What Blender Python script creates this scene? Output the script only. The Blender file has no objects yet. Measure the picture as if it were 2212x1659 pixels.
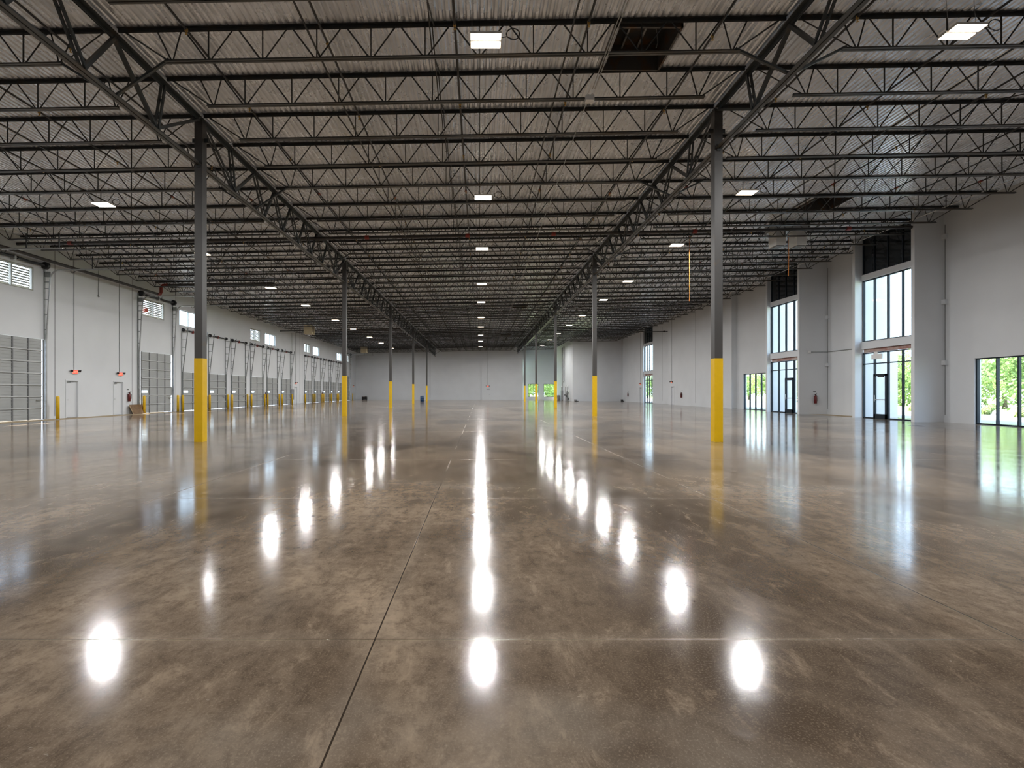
import bpy, math, random
from mathutils import Vector, Matrix

random.seed(7)
S = bpy.context.scene
COL = S.collection

# ------------------------------------------------------------------ camera, sky, sun, exposure
CAM_H = 1.463
cam = bpy.data.cameras.new('camera')
cam.sensor_width = 36.0
cam.lens = 36.0 * 1088.0 / 2212.0
cam.shift_x = 69.7 / 2212.0
cam.shift_y = 17.5 / 2212.0
cam.clip_end = 600
camo = bpy.data.objects.new('camera', cam)
COL.objects.link(camo)
camo.location = (0, 0, CAM_H)
camo.rotation_euler = (math.pi / 2, 0, 0)
S.camera = camo

S.view_settings.view_transform = 'Standard'
S.view_settings.look = 'None'
S.view_settings.gamma = 1.0
S.view_settings.use_curve_mapping = False
S.view_settings.exposure = 0.0

LAMP_W = 490.0         # watts of each high bay
LENS = 12.0            # glow of the lens itself
SKY = 0.95            # sky strength
SUN = 42.0

w = bpy.data.worlds.new('sky')
S.world = w
w.use_nodes = True
wn, wl = w.node_tree.nodes, w.node_tree.links
wn.clear()
sky = wn.new('ShaderNodeTexSky')
sky.sky_type = 'NISHITA'
sky.sun_disc = False
sky.sun_elevation = math.radians(66)
sky.sun_rotation = math.radians(-90)
sky.air_density = 1.0
sky.dust_density = 2.5
mixw = wn.new('ShaderNodeMix'); mixw.data_type = 'RGBA'
mixw.inputs[0].default_value = 0.55
mixw.inputs[7].default_value = (6.2, 7.4, 9.2, 1)
bg = wn.new('ShaderNodeBackground')
bg.inputs[1].default_value = SKY
wo = wn.new('ShaderNodeOutputWorld')
wl.new(sky.outputs[0], mixw.inputs[6])
wl.new(mixw.outputs[2], bg.inputs[0])
wl.new(bg.outputs[0], wo.inputs[0])

sun = bpy.data.lights.new('sun', 'SUN')
sun.energy = SUN
sun.angle = math.radians(0.6)
sun.color = (1.0, 0.95, 0.87)
suno = bpy.data.objects.new('sun', sun)
COL.objects.link(suno)
suno.location = (-30, 60, 40)
suno.rotation_euler = Vector((3.1, -2.4, -7.3)).to_track_quat('-Z', 'Y').to_euler()

S.cycles.max_bounces = 7
S.cycles.diffuse_bounces = 5
S.cycles.adaptive_threshold = 0.015
S.cycles.glossy_bounces = 4
S.cycles.transmission_bounces = 4
S.cycles.transparent_max_bounces = 8
S.cycles.caustics_reflective = False
S.cycles.caustics_refractive = False
S.cycles.sample_clamp_indirect = 6.0

# ------------------------------------------------------------------ materials
def new_mat(name):
    m = bpy.data.materials.new(name)
    m.use_nodes = True
    nt = m.node_tree
    b = nt.nodes['Principled BSDF']
    return m, nt, b

def lin(c):
    return tuple(((v / 12.92) if v <= 0.04045 else ((v + 0.055) / 1.055) ** 2.4) for v in c)

def rgb(r, g, b):
    return lin((r / 255, g / 255, b / 255)) + (1.0,)

def plain(name, col, rough=0.5, metal=0.0, var=0.12, scale=3.0, spec=0.5, bump=0.0, col2=None, thr=(0.35, 0.7)):
    """a procedural painted / metal surface: a noise breaks up colour and roughness"""
    m, nt, b = new_mat(name)
    tc = nt.nodes.new('ShaderNodeTexCoord')
    nz = nt.nodes.new('ShaderNodeTexNoise')
    nz.inputs['Scale'].default_value = scale
    nz.inputs['Detail'].default_value = 6
    nt.links.new(tc.outputs['Object'], nz.inputs['Vector'])
    mr = nt.nodes.new('ShaderNodeMapRange')
    mr.inputs[1].default_value, mr.inputs[2].default_value = thr
    nt.links.new(nz.outputs[0], mr.inputs[0])
    mx = nt.nodes.new('ShaderNodeMix'); mx.data_type = 'RGBA'
    c2 = col2 if col2 else tuple(v * (1 - var) for v in col[:3]) + (1,)
    mx.inputs[6].default_value = col
    mx.inputs[7].default_value = c2
    nt.links.new(mr.outputs[0], mx.inputs[0])
    nt.links.new(mx.outputs[2], b.inputs['Base Color'])
    rr = nt.nodes.new('ShaderNodeMapRange')
    rr.inputs[3].default_value = max(0.03, rough - 0.06)
    rr.inputs[4].default_value = min(1, rough + 0.06)
    nt.links.new(nz.outputs[0], rr.inputs[0])
    nt.links.new(rr.outputs[0], b.inputs['Roughness'])
    b.inputs['Metallic'].default_value = metal
    b.inputs['Specular IOR Level'].default_value = spec
    if bump:
        bp = nt.nodes.new('ShaderNodeBump')
        bp.inputs['Strength'].default_value = bump
        bp.inputs['Distance'].default_value = 0.01
        n2 = nt.nodes.new('ShaderNodeTexNoise')
        n2.inputs['Scale'].default_value = scale * 12
        nt.links.new(tc.outputs['Object'], n2.inputs['Vector'])
        nt.links.new(n2.outputs[0], bp.inputs['Height'])
        nt.links.new(bp.outputs[0], b.inputs['Normal'])
    return m

def glow(name, col, strength):
    m, nt, b = new_mat(name)
    b.inputs['Base Color'].default_value = (0.08, 0.06, 0.06, 1)
    b.inputs['Emission Color'].default_value = col
    b.inputs['Emission Strength'].default_value = strength
    return m

def make_glass():
    m, nt, b = new_mat('window_glass')
    out = nt.nodes['Material Output']
    tr = nt.nodes.new('ShaderNodeBsdfTransparent')
    tr.inputs[0].default_value = (0.93, 0.97, 0.97, 1)
    gl = nt.nodes.new('ShaderNodeBsdfGlossy')
    gl.inputs['Roughness'].default_value = 0.02
    lw = nt.nodes.new('ShaderNodeLayerWeight')
    pw = nt.nodes.new('ShaderNodeMath'); pw.operation = 'POWER'
    nt.links.new(lw.outputs['Facing'], pw.inputs[0])
    pw.inputs[1].default_value = 5.0
    fr = nt.nodes.new('ShaderNodeMapRange')
    fr.inputs[3].default_value, fr.inputs[4].default_value = 0.03, 0.7
    nt.links.new(pw.outputs[0], fr.inputs[0])
    mx = nt.nodes.new('ShaderNodeMixShader')
    nt.links.new(fr.outputs[0], mx.inputs[0])
    nt.links.new(tr.outputs[0], mx.inputs[1])
    nt.links.new(gl.outputs[0], mx.inputs[2])
    nt.links.new(mx.outputs[0], out.inputs[0])
    return m

def make_floor():
    m, nt, b = new_mat('polished_concrete')
    N, L = nt.nodes, nt.links
    tc = N.new('ShaderNodeTexCoord')
    def noise(scale, detail=8, rough=0.6, dist=0.0, vec=None):
        n = N.new('ShaderNodeTexNoise')
        n.inputs['Scale'].default_value = scale
        n.inputs['Detail'].default_value = detail
        n.inputs['Roughness'].default_value = rough
        n.inputs['Distortion'].default_value = dist
        L.new(vec if vec else tc.outputs['Object'], n.inputs['Vector'])
        return n.outputs[0]
    def mr(x, a, b_, c=0.0, d=1.0, smooth=False):
        n = N.new('ShaderNodeMapRange')
        if smooth: n.interpolation_type = 'SMOOTHSTEP'
        n.inputs[1].default_value, n.inputs[2].default_value = a, b_
        n.inputs[3].default_value, n.inputs[4].default_value = c, d
        L.new(x, n.inputs[0])
        return n.outputs[0]
    def mth(op, a, b_=None):
        n = N.new('ShaderNodeMath'); n.operation = op
        for i, v in enumerate((a, b_)):
            if v is None: continue
            if isinstance(v, (int, float)): n.inputs[i].default_value = v
            else: L.new(v, n.inputs[i])
        return n.outputs[0]
    def mix(f, c1, c2):
        n = N.new('ShaderNodeMix'); n.data_type = 'RGBA'
        for i, v in ((0, f), (6, c1), (7, c2)):
            if isinstance(v, (tuple, float, int)): n.inputs[i].default_value = v
            else: L.new(v, n.inputs[i])
        return n.outputs[2]
    mp = N.new('ShaderNodeMapping')
    mp.inputs['Scale'].default_value = (1.0, 0.55, 1.0)
    mp.inputs['Location'].default_value = (3.1, 1.7, 0)
    mp.inputs['Rotation'].default_value = (0, 0, 0.5)
    L.new(tc.outputs['Object'], mp.inputs['Vector'])
    big = noise(0.30, 6, 0.55, 0.7, mp.outputs[0])
    med = noise(1.3, 10, 0.68, 1.0, mp.outputs[0])
    fine = noise(9.0, 10, 0.75)
    grit = noise(90.0, 4, 0.7)
    mp3 = N.new('ShaderNodeMapping')
    mp3.inputs['Scale'].default_value = (5.0, 2.2, 1.0)
    mp3.inputs['Rotation'].default_value = (0, 0, -0.6)
    L.new(tc.outputs['Object'], mp3.inputs['Vector'])
    streak = noise(1.0, 12, 0.80, 0.4, mp3.outputs[0])
    base = mix(mr(big, 0.38, 0.62, smooth=True), FLOOR_DARK, FLOOR_LIGHT)
    base = mix(mr(med, 0.40, 0.72), base, FLOOR_MID)
    base = mix(mth('MULTIPLY', mr(fine, 0.46, 0.68), 0.75), base, FLOOR_DARK)
    base = mix(mth('MULTIPLY', mr(streak, 0.49, 0.64), 0.72), base, FLOOR_DARK)
    base = mix(mth('MULTIPLY', mr(streak, 0.46, 0.33), 0.55), base, FLOOR_LIGHT)
    base = mix(mth('MULTIPLY', mr(grit, 0.52, 0.72), 0.6), base, (0.28, 0.225, 0.165, 1))
    # pale specks
    speck = mr(noise(22.0, 2, 0.5), 0.74, 0.78)
    base = mix(mth('MULTIPLY', speck, 0.35), base, (0.42, 0.37, 0.31, 1))
    # tyre arcs: pale, faint rings
    wv = N.new('ShaderNodeTexWave'); wv.wave_type = 'RINGS'
    wv.inputs['Scale'].default_value = 0.055
    wv.inputs['Distortion'].default_value = 2.0
    wv.inputs['Detail'].default_value = 1.0
    mp2 = N.new('ShaderNodeMapping'); mp2.inputs['Location'].default_value = (-9, -34, 0)
    L.new(tc.outputs['Object'], mp2.inputs['Vector'])
    L.new(mp2.outputs[0], wv.inputs['Vector'])
    arc = mth('MULTIPLY', mr(wv.outputs[1], 0.95, 1.0), mr(noise(0.6, 4), 0.45, 0.65))
    base = mix(mth('MULTIPLY', arc, 0.35), base, (0.36, 0.32, 0.27, 1))
    # saw-cut joints
    sx = N.new('ShaderNodeSeparateXYZ'); L.new(tc.outputs['Object'], sx.inputs[0])
    wob = mth('MULTIPLY', mth('SUBTRACT', noise(3.0, 6, 0.7), 0.5), 0.03)
    def joint(v, origin, step):
        t = mth('DIVIDE', mth('SUBTRACT', v, origin), step)
        f = mth('SUBTRACT', t, mth('ROUND', t))
        return mth('ABSOLUTE', mth('MULTIPLY', f, step))
    dx = joint(sx.outputs[0], 7.0, 3.81)
    dy = joint(sx.outputs[1], 14.87, 3.9625)
    d = mth('MINIMUM', dx, dy)
    chip = mr(mth('ADD', d, wob), 0.006, 0.013, 1.0, 0.0)
    dust = mr(d, 0.01, 0.14, 0.16, 0.0)
    slot = mr(d, 0.004, 0.0055, 1.0, 0.0)
    base = mix(dust, base, (0.30, 0.25, 0.20, 1))
    chipm = mth('MULTIPLY', chip, mr(noise(0.35, 3), 0.45, 0.62, 0.08, 0.65))
    base = mix(chipm, base, (0.36, 0.26, 0.165, 1))
    base = mix(slot, base, (0.03, 0.022, 0.016, 1))
    # unpolished pour strip along the dock wall and in the alcove between the glazed entrances
    ax = mr(sx.outputs[0], -22.05, -22.0, 1.0, 0.0)
    ay = mr(sx.outputs[1], 37.0, 37.1, 1.0, 0.0)
    s1 = mth('MULTIPLY', ax, ay)
    bx_ = mr(sx.outputs[0], 21.6, 21.65)
    by = mth('MULTIPLY', mr(sx.outputs[1], 29.0, 29.05), mr(sx.outputs[1], 33.1, 33.15, 1.0, 0.0))
    strip = mth('MAXIMUM', s1, mth('MULTIPLY', bx_, by))
    base = mix(strip, base, (0.36, 0.29, 0.19, 1))
    L.new(base, b.inputs['Base Color'])
    r = mr(med, 0.3, 0.75, 0.085, 0.15)
    r = mth('ADD', r, mth('MULTIPLY', chipm, 0.4))
    r = mth('ADD', r, mth('MULTIPLY', mr(fine, 0.5, 0.8), 0.08))
    r = mth('MAXIMUM', r, mth('MULTIPLY', strip, 0.8))
    L.new(r, b.inputs['Roughness'])
    b.inputs['IOR'].default_value = 1.5
    b.inputs['Specular IOR Level'].default_value = 0.27
    bp = N.new('ShaderNodeBump')
    bp.inputs['Strength'].default_value = 0.18
    bp.inputs['Distance'].default_value = 0.003
    hh = mth('ADD', noise(1.6, 2, 0.5), mth('ADD', mth('MULTIPLY', fine, 0.18), mth('MULTIPLY', noise(30.0, 3, 0.6), 0.40)))
    hh = mth('SUBTRACT', hh, mth('MULTIPLY', slot, 0.6))
    L.new(hh, bp.inputs['Height'])
    L.new(bp.outputs[0], b.inputs['Normal'])
    return m

FLOOR_DARK = (0.064, 0.045, 0.030, 1)
FLOOR_LIGHT = (0.33, 0.253, 0.180, 1)
FLOOR_MID = (0.170, 0.130, 0.093, 1)

M = {}
M['floor'] = make_floor()
M['glass'] = make_glass()
M['wall'] = plain('white_wall_paint', (0.66, 0.685, 0.715, 1), 0.75, var=0.05, scale=0.6, bump=0.06)
M['joint'] = plain('dark_joint_sealant', (0.10, 0.105, 0.11, 1), 0.8)
M['deck'] = plain('galvanized_roof_deck', (0.82, 0.87, 0.95, 1), 0.28, metal=0.62, var=0.25, scale=2.5, col2=(0.70, 0.73, 0.78, 1))
M['joist'] = plain('charcoal_joist_paint', (0.020, 0.023, 0.025, 1), 0.5, scale=4, col2=(0.04, 0.028, 0.018, 1), thr=(0.5, 0.75))
M['chord'] = plain('lit_chord_paint', (0.06, 0.066, 0.066, 1), 0.38, scale=1.2, col2=(0.075, 0.055, 0.032, 1), thr=(0.5, 0.75))  # bottom chords: light on them put into the colour, paler than the joists
M['girder'] = plain('slate_girder_paint', (0.038, 0.046, 0.05, 1), 0.42, scale=2, col2=(0.11, 0.085, 0.055, 1), thr=(0.58, 0.8))
M['column'] = plain('grey_column_paint', (0.058, 0.056, 0.055, 1), 0.45, scale=3, var=0.25, col2=(0.085, 0.062, 0.038, 1), thr=(0.62, 0.8))
M['yellow'] = plain('safety_yellow_paint', (0.80, 0.50, 0.004, 1), 0.42, var=0.08, scale=5, bump=0.05)
M['bollard'] = plain('bollard_yellow_paint', (0.78, 0.48, 0.01, 1), 0.45, var=0.15, scale=5)
M['galv'] = plain('galvanized_steel', (0.42, 0.43, 0.43, 1), 0.4, metal=0.6, var=0.2, scale=6)
M['track'] = plain('track_steel', (0.26, 0.28, 0.28, 1), 0.45, metal=0.4, var=0.2, scale=6)
M['door'] = plain('grey_door_enamel', (0.36, 0.375, 0.375, 1), 0.5, var=0.06, scale=2)
M['stile'] = plain('door_stile_steel', (0.13, 0.135, 0.14, 1), 0.5)
M['strut'] = plain('door_strut_steel', (0.52, 0.53, 0.53, 1), 0.4, metal=0.3)
M['spring'] = plain('black_spring_steel', (0.025, 0.027, 0.03, 1), 0.4, metal=0.3)
M['pipe'] = plain('black_sprinkler_pipe', (0.022, 0.02, 0.019, 1), 0.4, scale=2, col2=(0.045, 0.03, 0.02, 1), thr=(0.5, 0.8))
M['redpipe'] = plain('red_pipe_coupling', (0.26, 0.03, 0.02, 1), 0.45)
M['brass'] = plain('brass_sprinkler', (0.55, 0.36, 0.12, 1), 0.35, metal=0.8)
M['mullion'] = plain('dark_mullion', (0.012, 0.02, 0.03, 1), 0.4, spec=0.2)
M['darkglass'] = plain('dark_spandrel_glass', (0.02, 0.026, 0.032, 1), 0.08, var=0.4, scale=1.4)
M['rust'] = plain('primed_lintel_steel', (0.34, 0.17, 0.14, 1), 0.6, scale=2.5, col2=(0.45, 0.38, 0.35, 1), thr=(0.4, 0.6))
M['white'] = plain('white_enamel', (0.75, 0.76, 0.76, 1), 0.4, var=0.04)
M['beige'] = plain('heater_beige', (0.55, 0.46, 0.30, 1), 0.5, var=0.08)
M['black'] = plain('black_plastic', (0.015, 0.015, 0.017, 1), 0.45)
M['red'] = plain('extinguisher_red', (0.13, 0.008, 0.008, 1), 0.35)
M['orange'] = plain('orange_strap', (0.65, 0.2, 0.02, 1), 0.6)
M['redbox'] = plain('red_strobe', (0.5, 0.06, 0.02, 1), 0.45)
M['blue'] = plain('blue_drum_plastic', (0.01, 0.05, 0.13, 1), 0.4)
M['wood'] = plain('brown_plywood', (0.15, 0.075, 0.02, 1), 0.6, scale=6, var=0.4)
M['woodedge'] = plain('plywood_edge', (0.45, 0.34, 0.2, 1), 0.7)
M['panelgrey'] = plain('grey_panel_enamel', (0.24, 0.25, 0.26, 1), 0.45)
M['lens'] = glow('lit_led_lens', (1.0, 0.80, 0.58, 1), LENS)
M['exitred'] = glow('lit_exit_red', (1.0, 0.40, 0.22, 1), 1.3)
M['exitface'] = glow('lit_exit_face', (1.0, 0.075, 0.05, 1), 0.85)
M['asphalt'] = plain('pale_concrete_paving', (0.24, 0.238, 0.23, 1), 0.85, scale=1.5)
M['lawn'] = plain('mown_lawn', (0.34, 0.44, 0.16, 1), 0.9, scale=0.5, col2=(0.46, 0.50, 0.26, 1))
M['leaf'] = plain('spring_leaves', (0.30, 0.42, 0.15, 1), 0.6, scale=0.9, col2=(0.12, 0.20, 0.07, 1), thr=(0.4, 0.6))
M['leaf_pale'] = plain('pale_spring_leaves', (0.38, 0.46, 0.18, 1), 0.6, scale=0.9, col2=(0.17, 0.26, 0.09, 1), thr=(0.4, 0.6))
for k in ('leaf', 'leaf_pale'):
    nt = M[k].node_tree
    b = nt.nodes['Principled BSDF']
    tl = nt.nodes.new('ShaderNodeBsdfTranslucent')
    src = b.inputs['Base Color'].links[0].from_socket
    nt.links.new(src, tl.inputs[0])
    mx = nt.nodes.new('ShaderNodeMixShader')
    mx.inputs[0].default_value = 0.45
    nt.links.new(b.outputs[0], mx.inputs[1]); nt.links.new(tl.outputs[0], mx.inputs[2])
    nt.links.new(mx.outputs[0], nt.nodes['Material Output'].inputs[0])
M['bark'] = plain('grey_brown_bark', (0.10, 0.075, 0.055, 1), 0.9, scale=5)
M['hatch'] = plain('dark_galvanized_curb', (0.09, 0.085, 0.08, 1), 0.45, metal=0.4, scale=3, col2=(0.14, 0.07, 0.025, 1), thr=(0.5, 0.7))
M['lid'] = plain('dull_smoke_lid', (0.05, 0.05, 0.05, 1), 0.35, metal=0.3, scale=2, col2=(0.14, 0.07, 0.02, 1), thr=(0.45, 0.65))
M['slat'] = plain('louver_slat_enamel', (0.36, 0.37, 0.33, 1), 0.5)
M['exterior'] = plain('exterior_panel_paint', (0.60, 0.63, 0.66, 1), 0.8, scale=0.7, var=0.05)

# ------------------------------------------------------------------ mesh building
class MB:
    def __init__(self):
        self.v, self.f = [], []

    def box(self, x0, x1, y0, y1, z0, z1):
        n = len(self.v)
        self.v += [(x0, y0, z0), (x1, y0, z0), (x1, y1, z0), (x0, y1, z0), (x0, y0, z1), (x1, y0, z1), (x1, y1, z1), (x0, y1, z1)]
        self.f += [tuple(n + i for i in q) for q in ((0, 3, 2, 1), (4, 5, 6, 7), (0, 1, 5, 4), (1, 2, 6, 5), (2, 3, 7, 6), (3, 0, 4, 7))]
        return self

    def bar(self, p, q, a, b, up=(0, 0, 1), rot=0.0):
        """rectangular bar p->q: a wide (sideways), b high (along up)"""
        p, q = Vector(p), Vector(q)
        d = (q - p).normalized()
        u = Vector(up)
        s = d.cross(u)
        if s.length < 1e-5:
            s = d.cross(Vector((1, 0, 0)))
        s.normalize()
        u = s.cross(d).normalized()
        if rot:
            R = Matrix.Rotation(rot, 3, d)
            s, u = R @ s, R @ u
        n = len(self.v)
        for c in (p, q):
            for i, j in ((-1, -1), (1, -1), (1, 1), (-1, 1)):
                self.v.append(tuple(c + s * (i * a / 2) + u * (j * b / 2)))
        self.f += [tuple(n + i for i in k) for k in ((0, 1, 2, 3), (7, 6, 5, 4), (0, 4, 5, 1), (1, 5, 6, 2), (2, 6, 7, 3), (3, 7, 4, 0))]
        return self

    def tube(self, pts, r, n=8, caps=True):
        pts = [Vector(p) for p in pts]
        rs = r if isinstance(r, (list, tuple)) else [r] * len(pts)
        base = len(self.v)
        prev = None
        for i, p in enumerate(pts):
            d = (pts[min(i + 1, len(pts) - 1)] - pts[max(i - 1, 0)]).normalized()
            if prev is None:
                s = d.cross(Vector((0, 0, 1)))
                if s.length < 1e-4: s = d.cross(Vector((1, 0, 0)))
            else:
                s = prev - d * prev.dot(d)
            s.normalize(); prev = s
            u = s.cross(d)
            for k in range(n):
                t = 2 * math.pi * k / n
                self.v.append(tuple(p + (s * math.cos(t) + u * math.sin(t)) * rs[i]))
        for i in range(len(pts) - 1):
            for k in range(n):
                a, b = base + i * n + k, base + i * n + (k + 1) % n
                self.f.append((a, b, b + n, a + n))
        if caps:
            self.f.append(tuple(base + k for k in reversed(range(n))))
            e = base + (len(pts) - 1) * n
            self.f.append(tuple(e + k for k in range(n)))
        return self

    def lathe(self, prof, c=(0, 0, 0), n=16):
        base = len(self.v)
        for r, z in prof:
            for k in range(n):
                t = 2 * math.pi * k / n
                self.v.append((c[0] + r * math.cos(t), c[1] + r * math.sin(t), c[2] + z))
        for i in range(len(prof) - 1):
            for k in range(n):
                a, b = base + i * n + k, base + i * n + (k + 1) % n
                self.f.append((a, b, b + n, a + n))
        self.f.append(tuple(base + k for k in reversed(range(n))))
        e = base + (len(prof) - 1) * n
        self.f.append(tuple(e + k for k in range(n)))
        return self

    def quad(self, a, b, c, d):
        n = len(self.v)
        self.v += [tuple(a), tuple(b), tuple(c), tuple(d)]
        self.f.append((n, n + 1, n + 2, n + 3))
        return self

    def build(self, name, mat, parent=None, smooth=False, loc=None):
        me = bpy.data.meshes.new(name)
        me.from_pydata(self.v, [], self.f)
        if smooth:
            me.polygons.foreach_set('use_smooth', [True] * len(me.polygons))
        me.materials.append(mat)
        me.update()
        o = bpy.data.objects.new(name, me)
        COL.objects.link(o)
        if parent: o.parent = parent
        if loc: o.location = loc
        return o

def tag(o, label=None, cat=None, group=None, kind=None):
    if label: o['label'] = label
    if cat: o['category'] = cat
    if group: o['group'] = group
    if kind: o['kind'] = kind
    return o

def empty(name, loc, label, cat, group=None, kind=None, rz=0.0):
    o = bpy.data.objects.new(name, None)
    o.empty_display_size = 0.2
    COL.objects.link(o)
    o.location = loc
    o.rotation_euler = (0, 0, rz)
    return tag(o, label, cat, group, kind)

KIDS = {}
def kids(o):
    return list(o.children)

def dup(o, loc=None, label=None, group=None, parent=None):
    c = o.copy()
    COL.objects.link(c)
    if parent: c.parent = parent
    if loc is not None: c.location = loc
    if label: c['label'] = label
    if group: c['group'] = group
    for ch in kids(o):
        dup(ch, parent=c)
    return c

def struct(name, mb, mat, label, cat, parent=None):
    o = mb.build(name, mat, parent)
    if parent is None:
        tag(o, label, cat, kind='structure')
    return o

ORD = ['', 'first', 'second', 'third', 'fourth', 'fifth', 'sixth', 'seventh', 'eighth', 'ninth', 'tenth', 'eleventh', 'twelfth', 'thirteenth']

# ------------------------------------------------------------------ layout numbers (metres)
XL, XR = -8.24, 7.0              # column lines
Y1, BAY = 14.87, 15.85           # first column pair, bay length
JS = BAY / 9                     # joist spacing
XW = -23.3                       # dock wall face
YB, YREAR = 94.4, -9.0           # far wall, wall behind the camera
SL = 0.0187                      # roof slope
def zc(x): return 9.752 + SL * x          # middle of joist top chord
def zd(x): return zc(x) + 0.045           # underside of deck

# ------------------------------------------------------------------ floor and ground
fl = MB().box(-23.6, 24.0, YREAR - 0.3, 95.1, -0.25, 0.0).box(7.7, 15.0, 95.1, 99.0, -0.25, 0.0)
struct('floor', fl, M['floor'], 'polished brown grey concrete floor with saw cut joints', 'floor')
gr = MB()
gr.box(-90, -23.6, -40, 240, -0.5, -0.06)
gr.box(24.0, 43.0, -40, 240, -0.5, -0.06)
gr.box(-23.6, 7.7, 95.1, 101, -0.5, -0.06)
gr.box(7.7, 15.0, 99.0, 101, -0.5, -0.06)
gr.box(15.0, 24.0, 95.1, 101, -0.5, -0.06)
struct('ground', gr, M['asphalt'], 'pale concrete paving outside the building', 'paving')
ln = MB()
ln.box(43, 160, -40, 240, -0.5, -0.08)
ln.box(-23.6, 24, 101, 240, -0.5, -0.08)
struct('lawn', ln, M['lawn'], 'bright green lawn beyond the paving outside the windows', 'lawn')

# ------------------------------------------------------------------ ceiling deck
HATCHES = [(3.15, 4.55, Y1 - 2 * JS + 0.12, Y1 - JS - 0.12), (3.15, 4.55, Y1 + 19 * JS + 0.12, Y1 + 20 * JS - 0.12),
           (3.15, 4.55, Y1 + 33 * JS + 0.12, Y1 + 34 * JS - 0.12), (14.9, 16.3, Y1 + 4 * JS + 0.12, Y1 + 5 * JS - 0.12)]
dk = MB()
P = 0.1524
x = -23.6
DEPTH = 0.024
def strip(xa, za, xb, zb, ys):
    for ya, yb in ys:
        dk.quad((xa, ya, za), (xa, yb, za), (xb, yb, zb), (xb, ya, zb))
while x < 23.4:
    xm = x + P / 2
    ys = [(YREAR - 0.3, 99.2)]
    for hx0, hx1, hy0, hy1 in HATCHES:
        if hx0 <= xm <= hx1:
            out = []
            for ya, yb in ys:
                if hy0 > ya and hy1 < yb: out += [(ya, hy0), (hy1, yb)]
                else: out.append((ya, yb))
            ys = out
    z0 = zd(x)
    strip(x, z0, x + 0.062, z0, ys)
    strip(x + 0.062, z0, x + 0.094, z0 + DEPTH, ys)
    strip(x + 0.094, z0 + DEPTH, x + 0.1204, z0 + DEPTH, ys)
    strip(x + 0.1204, z0 + DEPTH, x + P, z0 + SL * P, ys)
    x += P
struct('ceiling', dk, M['deck'], 'corrugated galvanized roof deck above the joists', 'ceiling')

for i, (hx0, hx1, hy0, hy1) in enumerate(HATCHES):
    z0 = zd(hx0)
    t = empty('roof_hatch', ((hx0 + hx1) / 2, (hy0 + hy1) / 2, z0), ['dark framed roof hatch nearest the camera, right of the middle lights',
        'dark roof hatch over the centre aisle past the third column pair', 'dark roof hatch over the centre aisle near the far wall',
        'dark roof hatch over the window side aisle'][i], 'roof hatch', 'smoke hatches in the roof deck')
    a, b = (hx1 - hx0) / 2 + 0.08, (hy1 - hy0) / 2 + 0.03
    c = MB()
    c.box(-a, -a + 0.05, -b, b, -0.10, 0.55).box(a - 0.05, a, -b, b, -0.10, 0.55)
    c.box(-a, a, -b, -b + 0.05, -0.10, 0.55).box(-a, a, b - 0.05, b, -0.10, 0.55)
    c.build('curb', M['hatch'], t)
    MB().box(-a, a, -b, b, 0.55, 0.60).build('lid', M['lid'], t)
    f = MB()
    for q in (-0.2, 0.2): f.box(q - 0.02, q + 0.02, -b + 0.05, b - 0.05, 0.45, 0.5)
    f.build('crossbar', M['galv'], t)
    MB().tube([(a - 0.35, 0, 0.5), (a - 0.3, 0.02, 0.1), (a - 0.33, 0.04, 0.0)], 0.012, 6).build('pull_cord', M['galv'], t)

# ------------------------------------------------------------------ walls
def wall_x(name, xin, xout, y0, y1, ztop, holes, label, cat='wall', mat=None, extra=()):
    """a wall along Y with rectangular holes (y0,y1,z0,z1)"""
    mb = MB()
    ys = sorted({y0, y1} | {h[0] for h in holes} | {h[1] for h in holes})
    lo, hi = min(xin, xout), max(xin, xout)
    for a, b in zip(ys[:-1], ys[1:]):
        cuts = sorted([(h[2], h[3]) for h in holes if h[0] <= a + 1e-6 and h[1] >= b - 1e-6])
        z = -0.05
        for c0, c1 in cuts:
            if c0 > z + 1e-4: mb.box(lo, hi, a, b, z, c0)
            z = max(z, c1)
        if z < ztop: mb.box(lo, hi, a, b, z, ztop)
    return struct(name, mb, mat or M['wall'], label, cat)

def wall_y(name, yin, yout, x0, x1, ztop, holes, label, cat='wall', mat=None):
    mb = MB()
    xs = sorted({x0, x1} | {h[0] for h in holes} | {h[1] for h in holes})
    lo, hi = min(yin, yout), max(yin, yout)
    for a, b in zip(xs[:-1], xs[1:]):
        cuts = sorted([(h[2], h[3]) for h in holes if h[0] <= a + 1e-6 and h[1] >= b - 1e-6])
        z = -0.05
        for c0, c1 in cuts:
            if c0 > z + 1e-4: mb.box(a, b, lo, hi, z, c0)
            z = max(z, c1)
        if z < ztop: mb.box(a, b, lo, hi, z, ztop)
    return struct(name, mb, mat or M['wall'], label, cat)

DRIVE = [(23.2, 26.87), (34.5, 38.1), (86.6, 90.3)]                 # drive-in doors on the dock wall
DOCK = [39.4, 43.3, 47.2, 51.2, 55.1, 59.1, 66.9, 70.8, 74.8, 78.7, 82.6]
DW, DH = 2.74, 3.05
MAN = [(28.32, 29.27), (32.0, 32.95), (63.3, 64.25)]                # walk doors on the dock wall
LOUV = [(23.9, 26.3), (34.8, 37.2), (51.2, 53.5), (66.8, 69.1), (87.3, 89.6)]
CLER = [(39.1, 41.8), (54.7, 57.5), (70.4, 73.1), (82.2, 84.9)]
holes = [(a - 0.02, b + 0.02, 0, 4.27) for a, b in DRIVE] + [(a, a + DW, 0, DH) for a in DOCK] + [(a, b, 0, 2.16) for a, b in MAN] \
    + [(a, b, 6.75, 7.98) for a, b in LOUV] + [(a, b, 6.68, 7.90) for a, b in CLER]
ZT = 10.6
wl_ = wall_x('wall_left', XW, XW - 0.26, YREAR, 95.6, ZT, holes, 'long white dock wall on the left with grey overhead doors')
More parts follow.
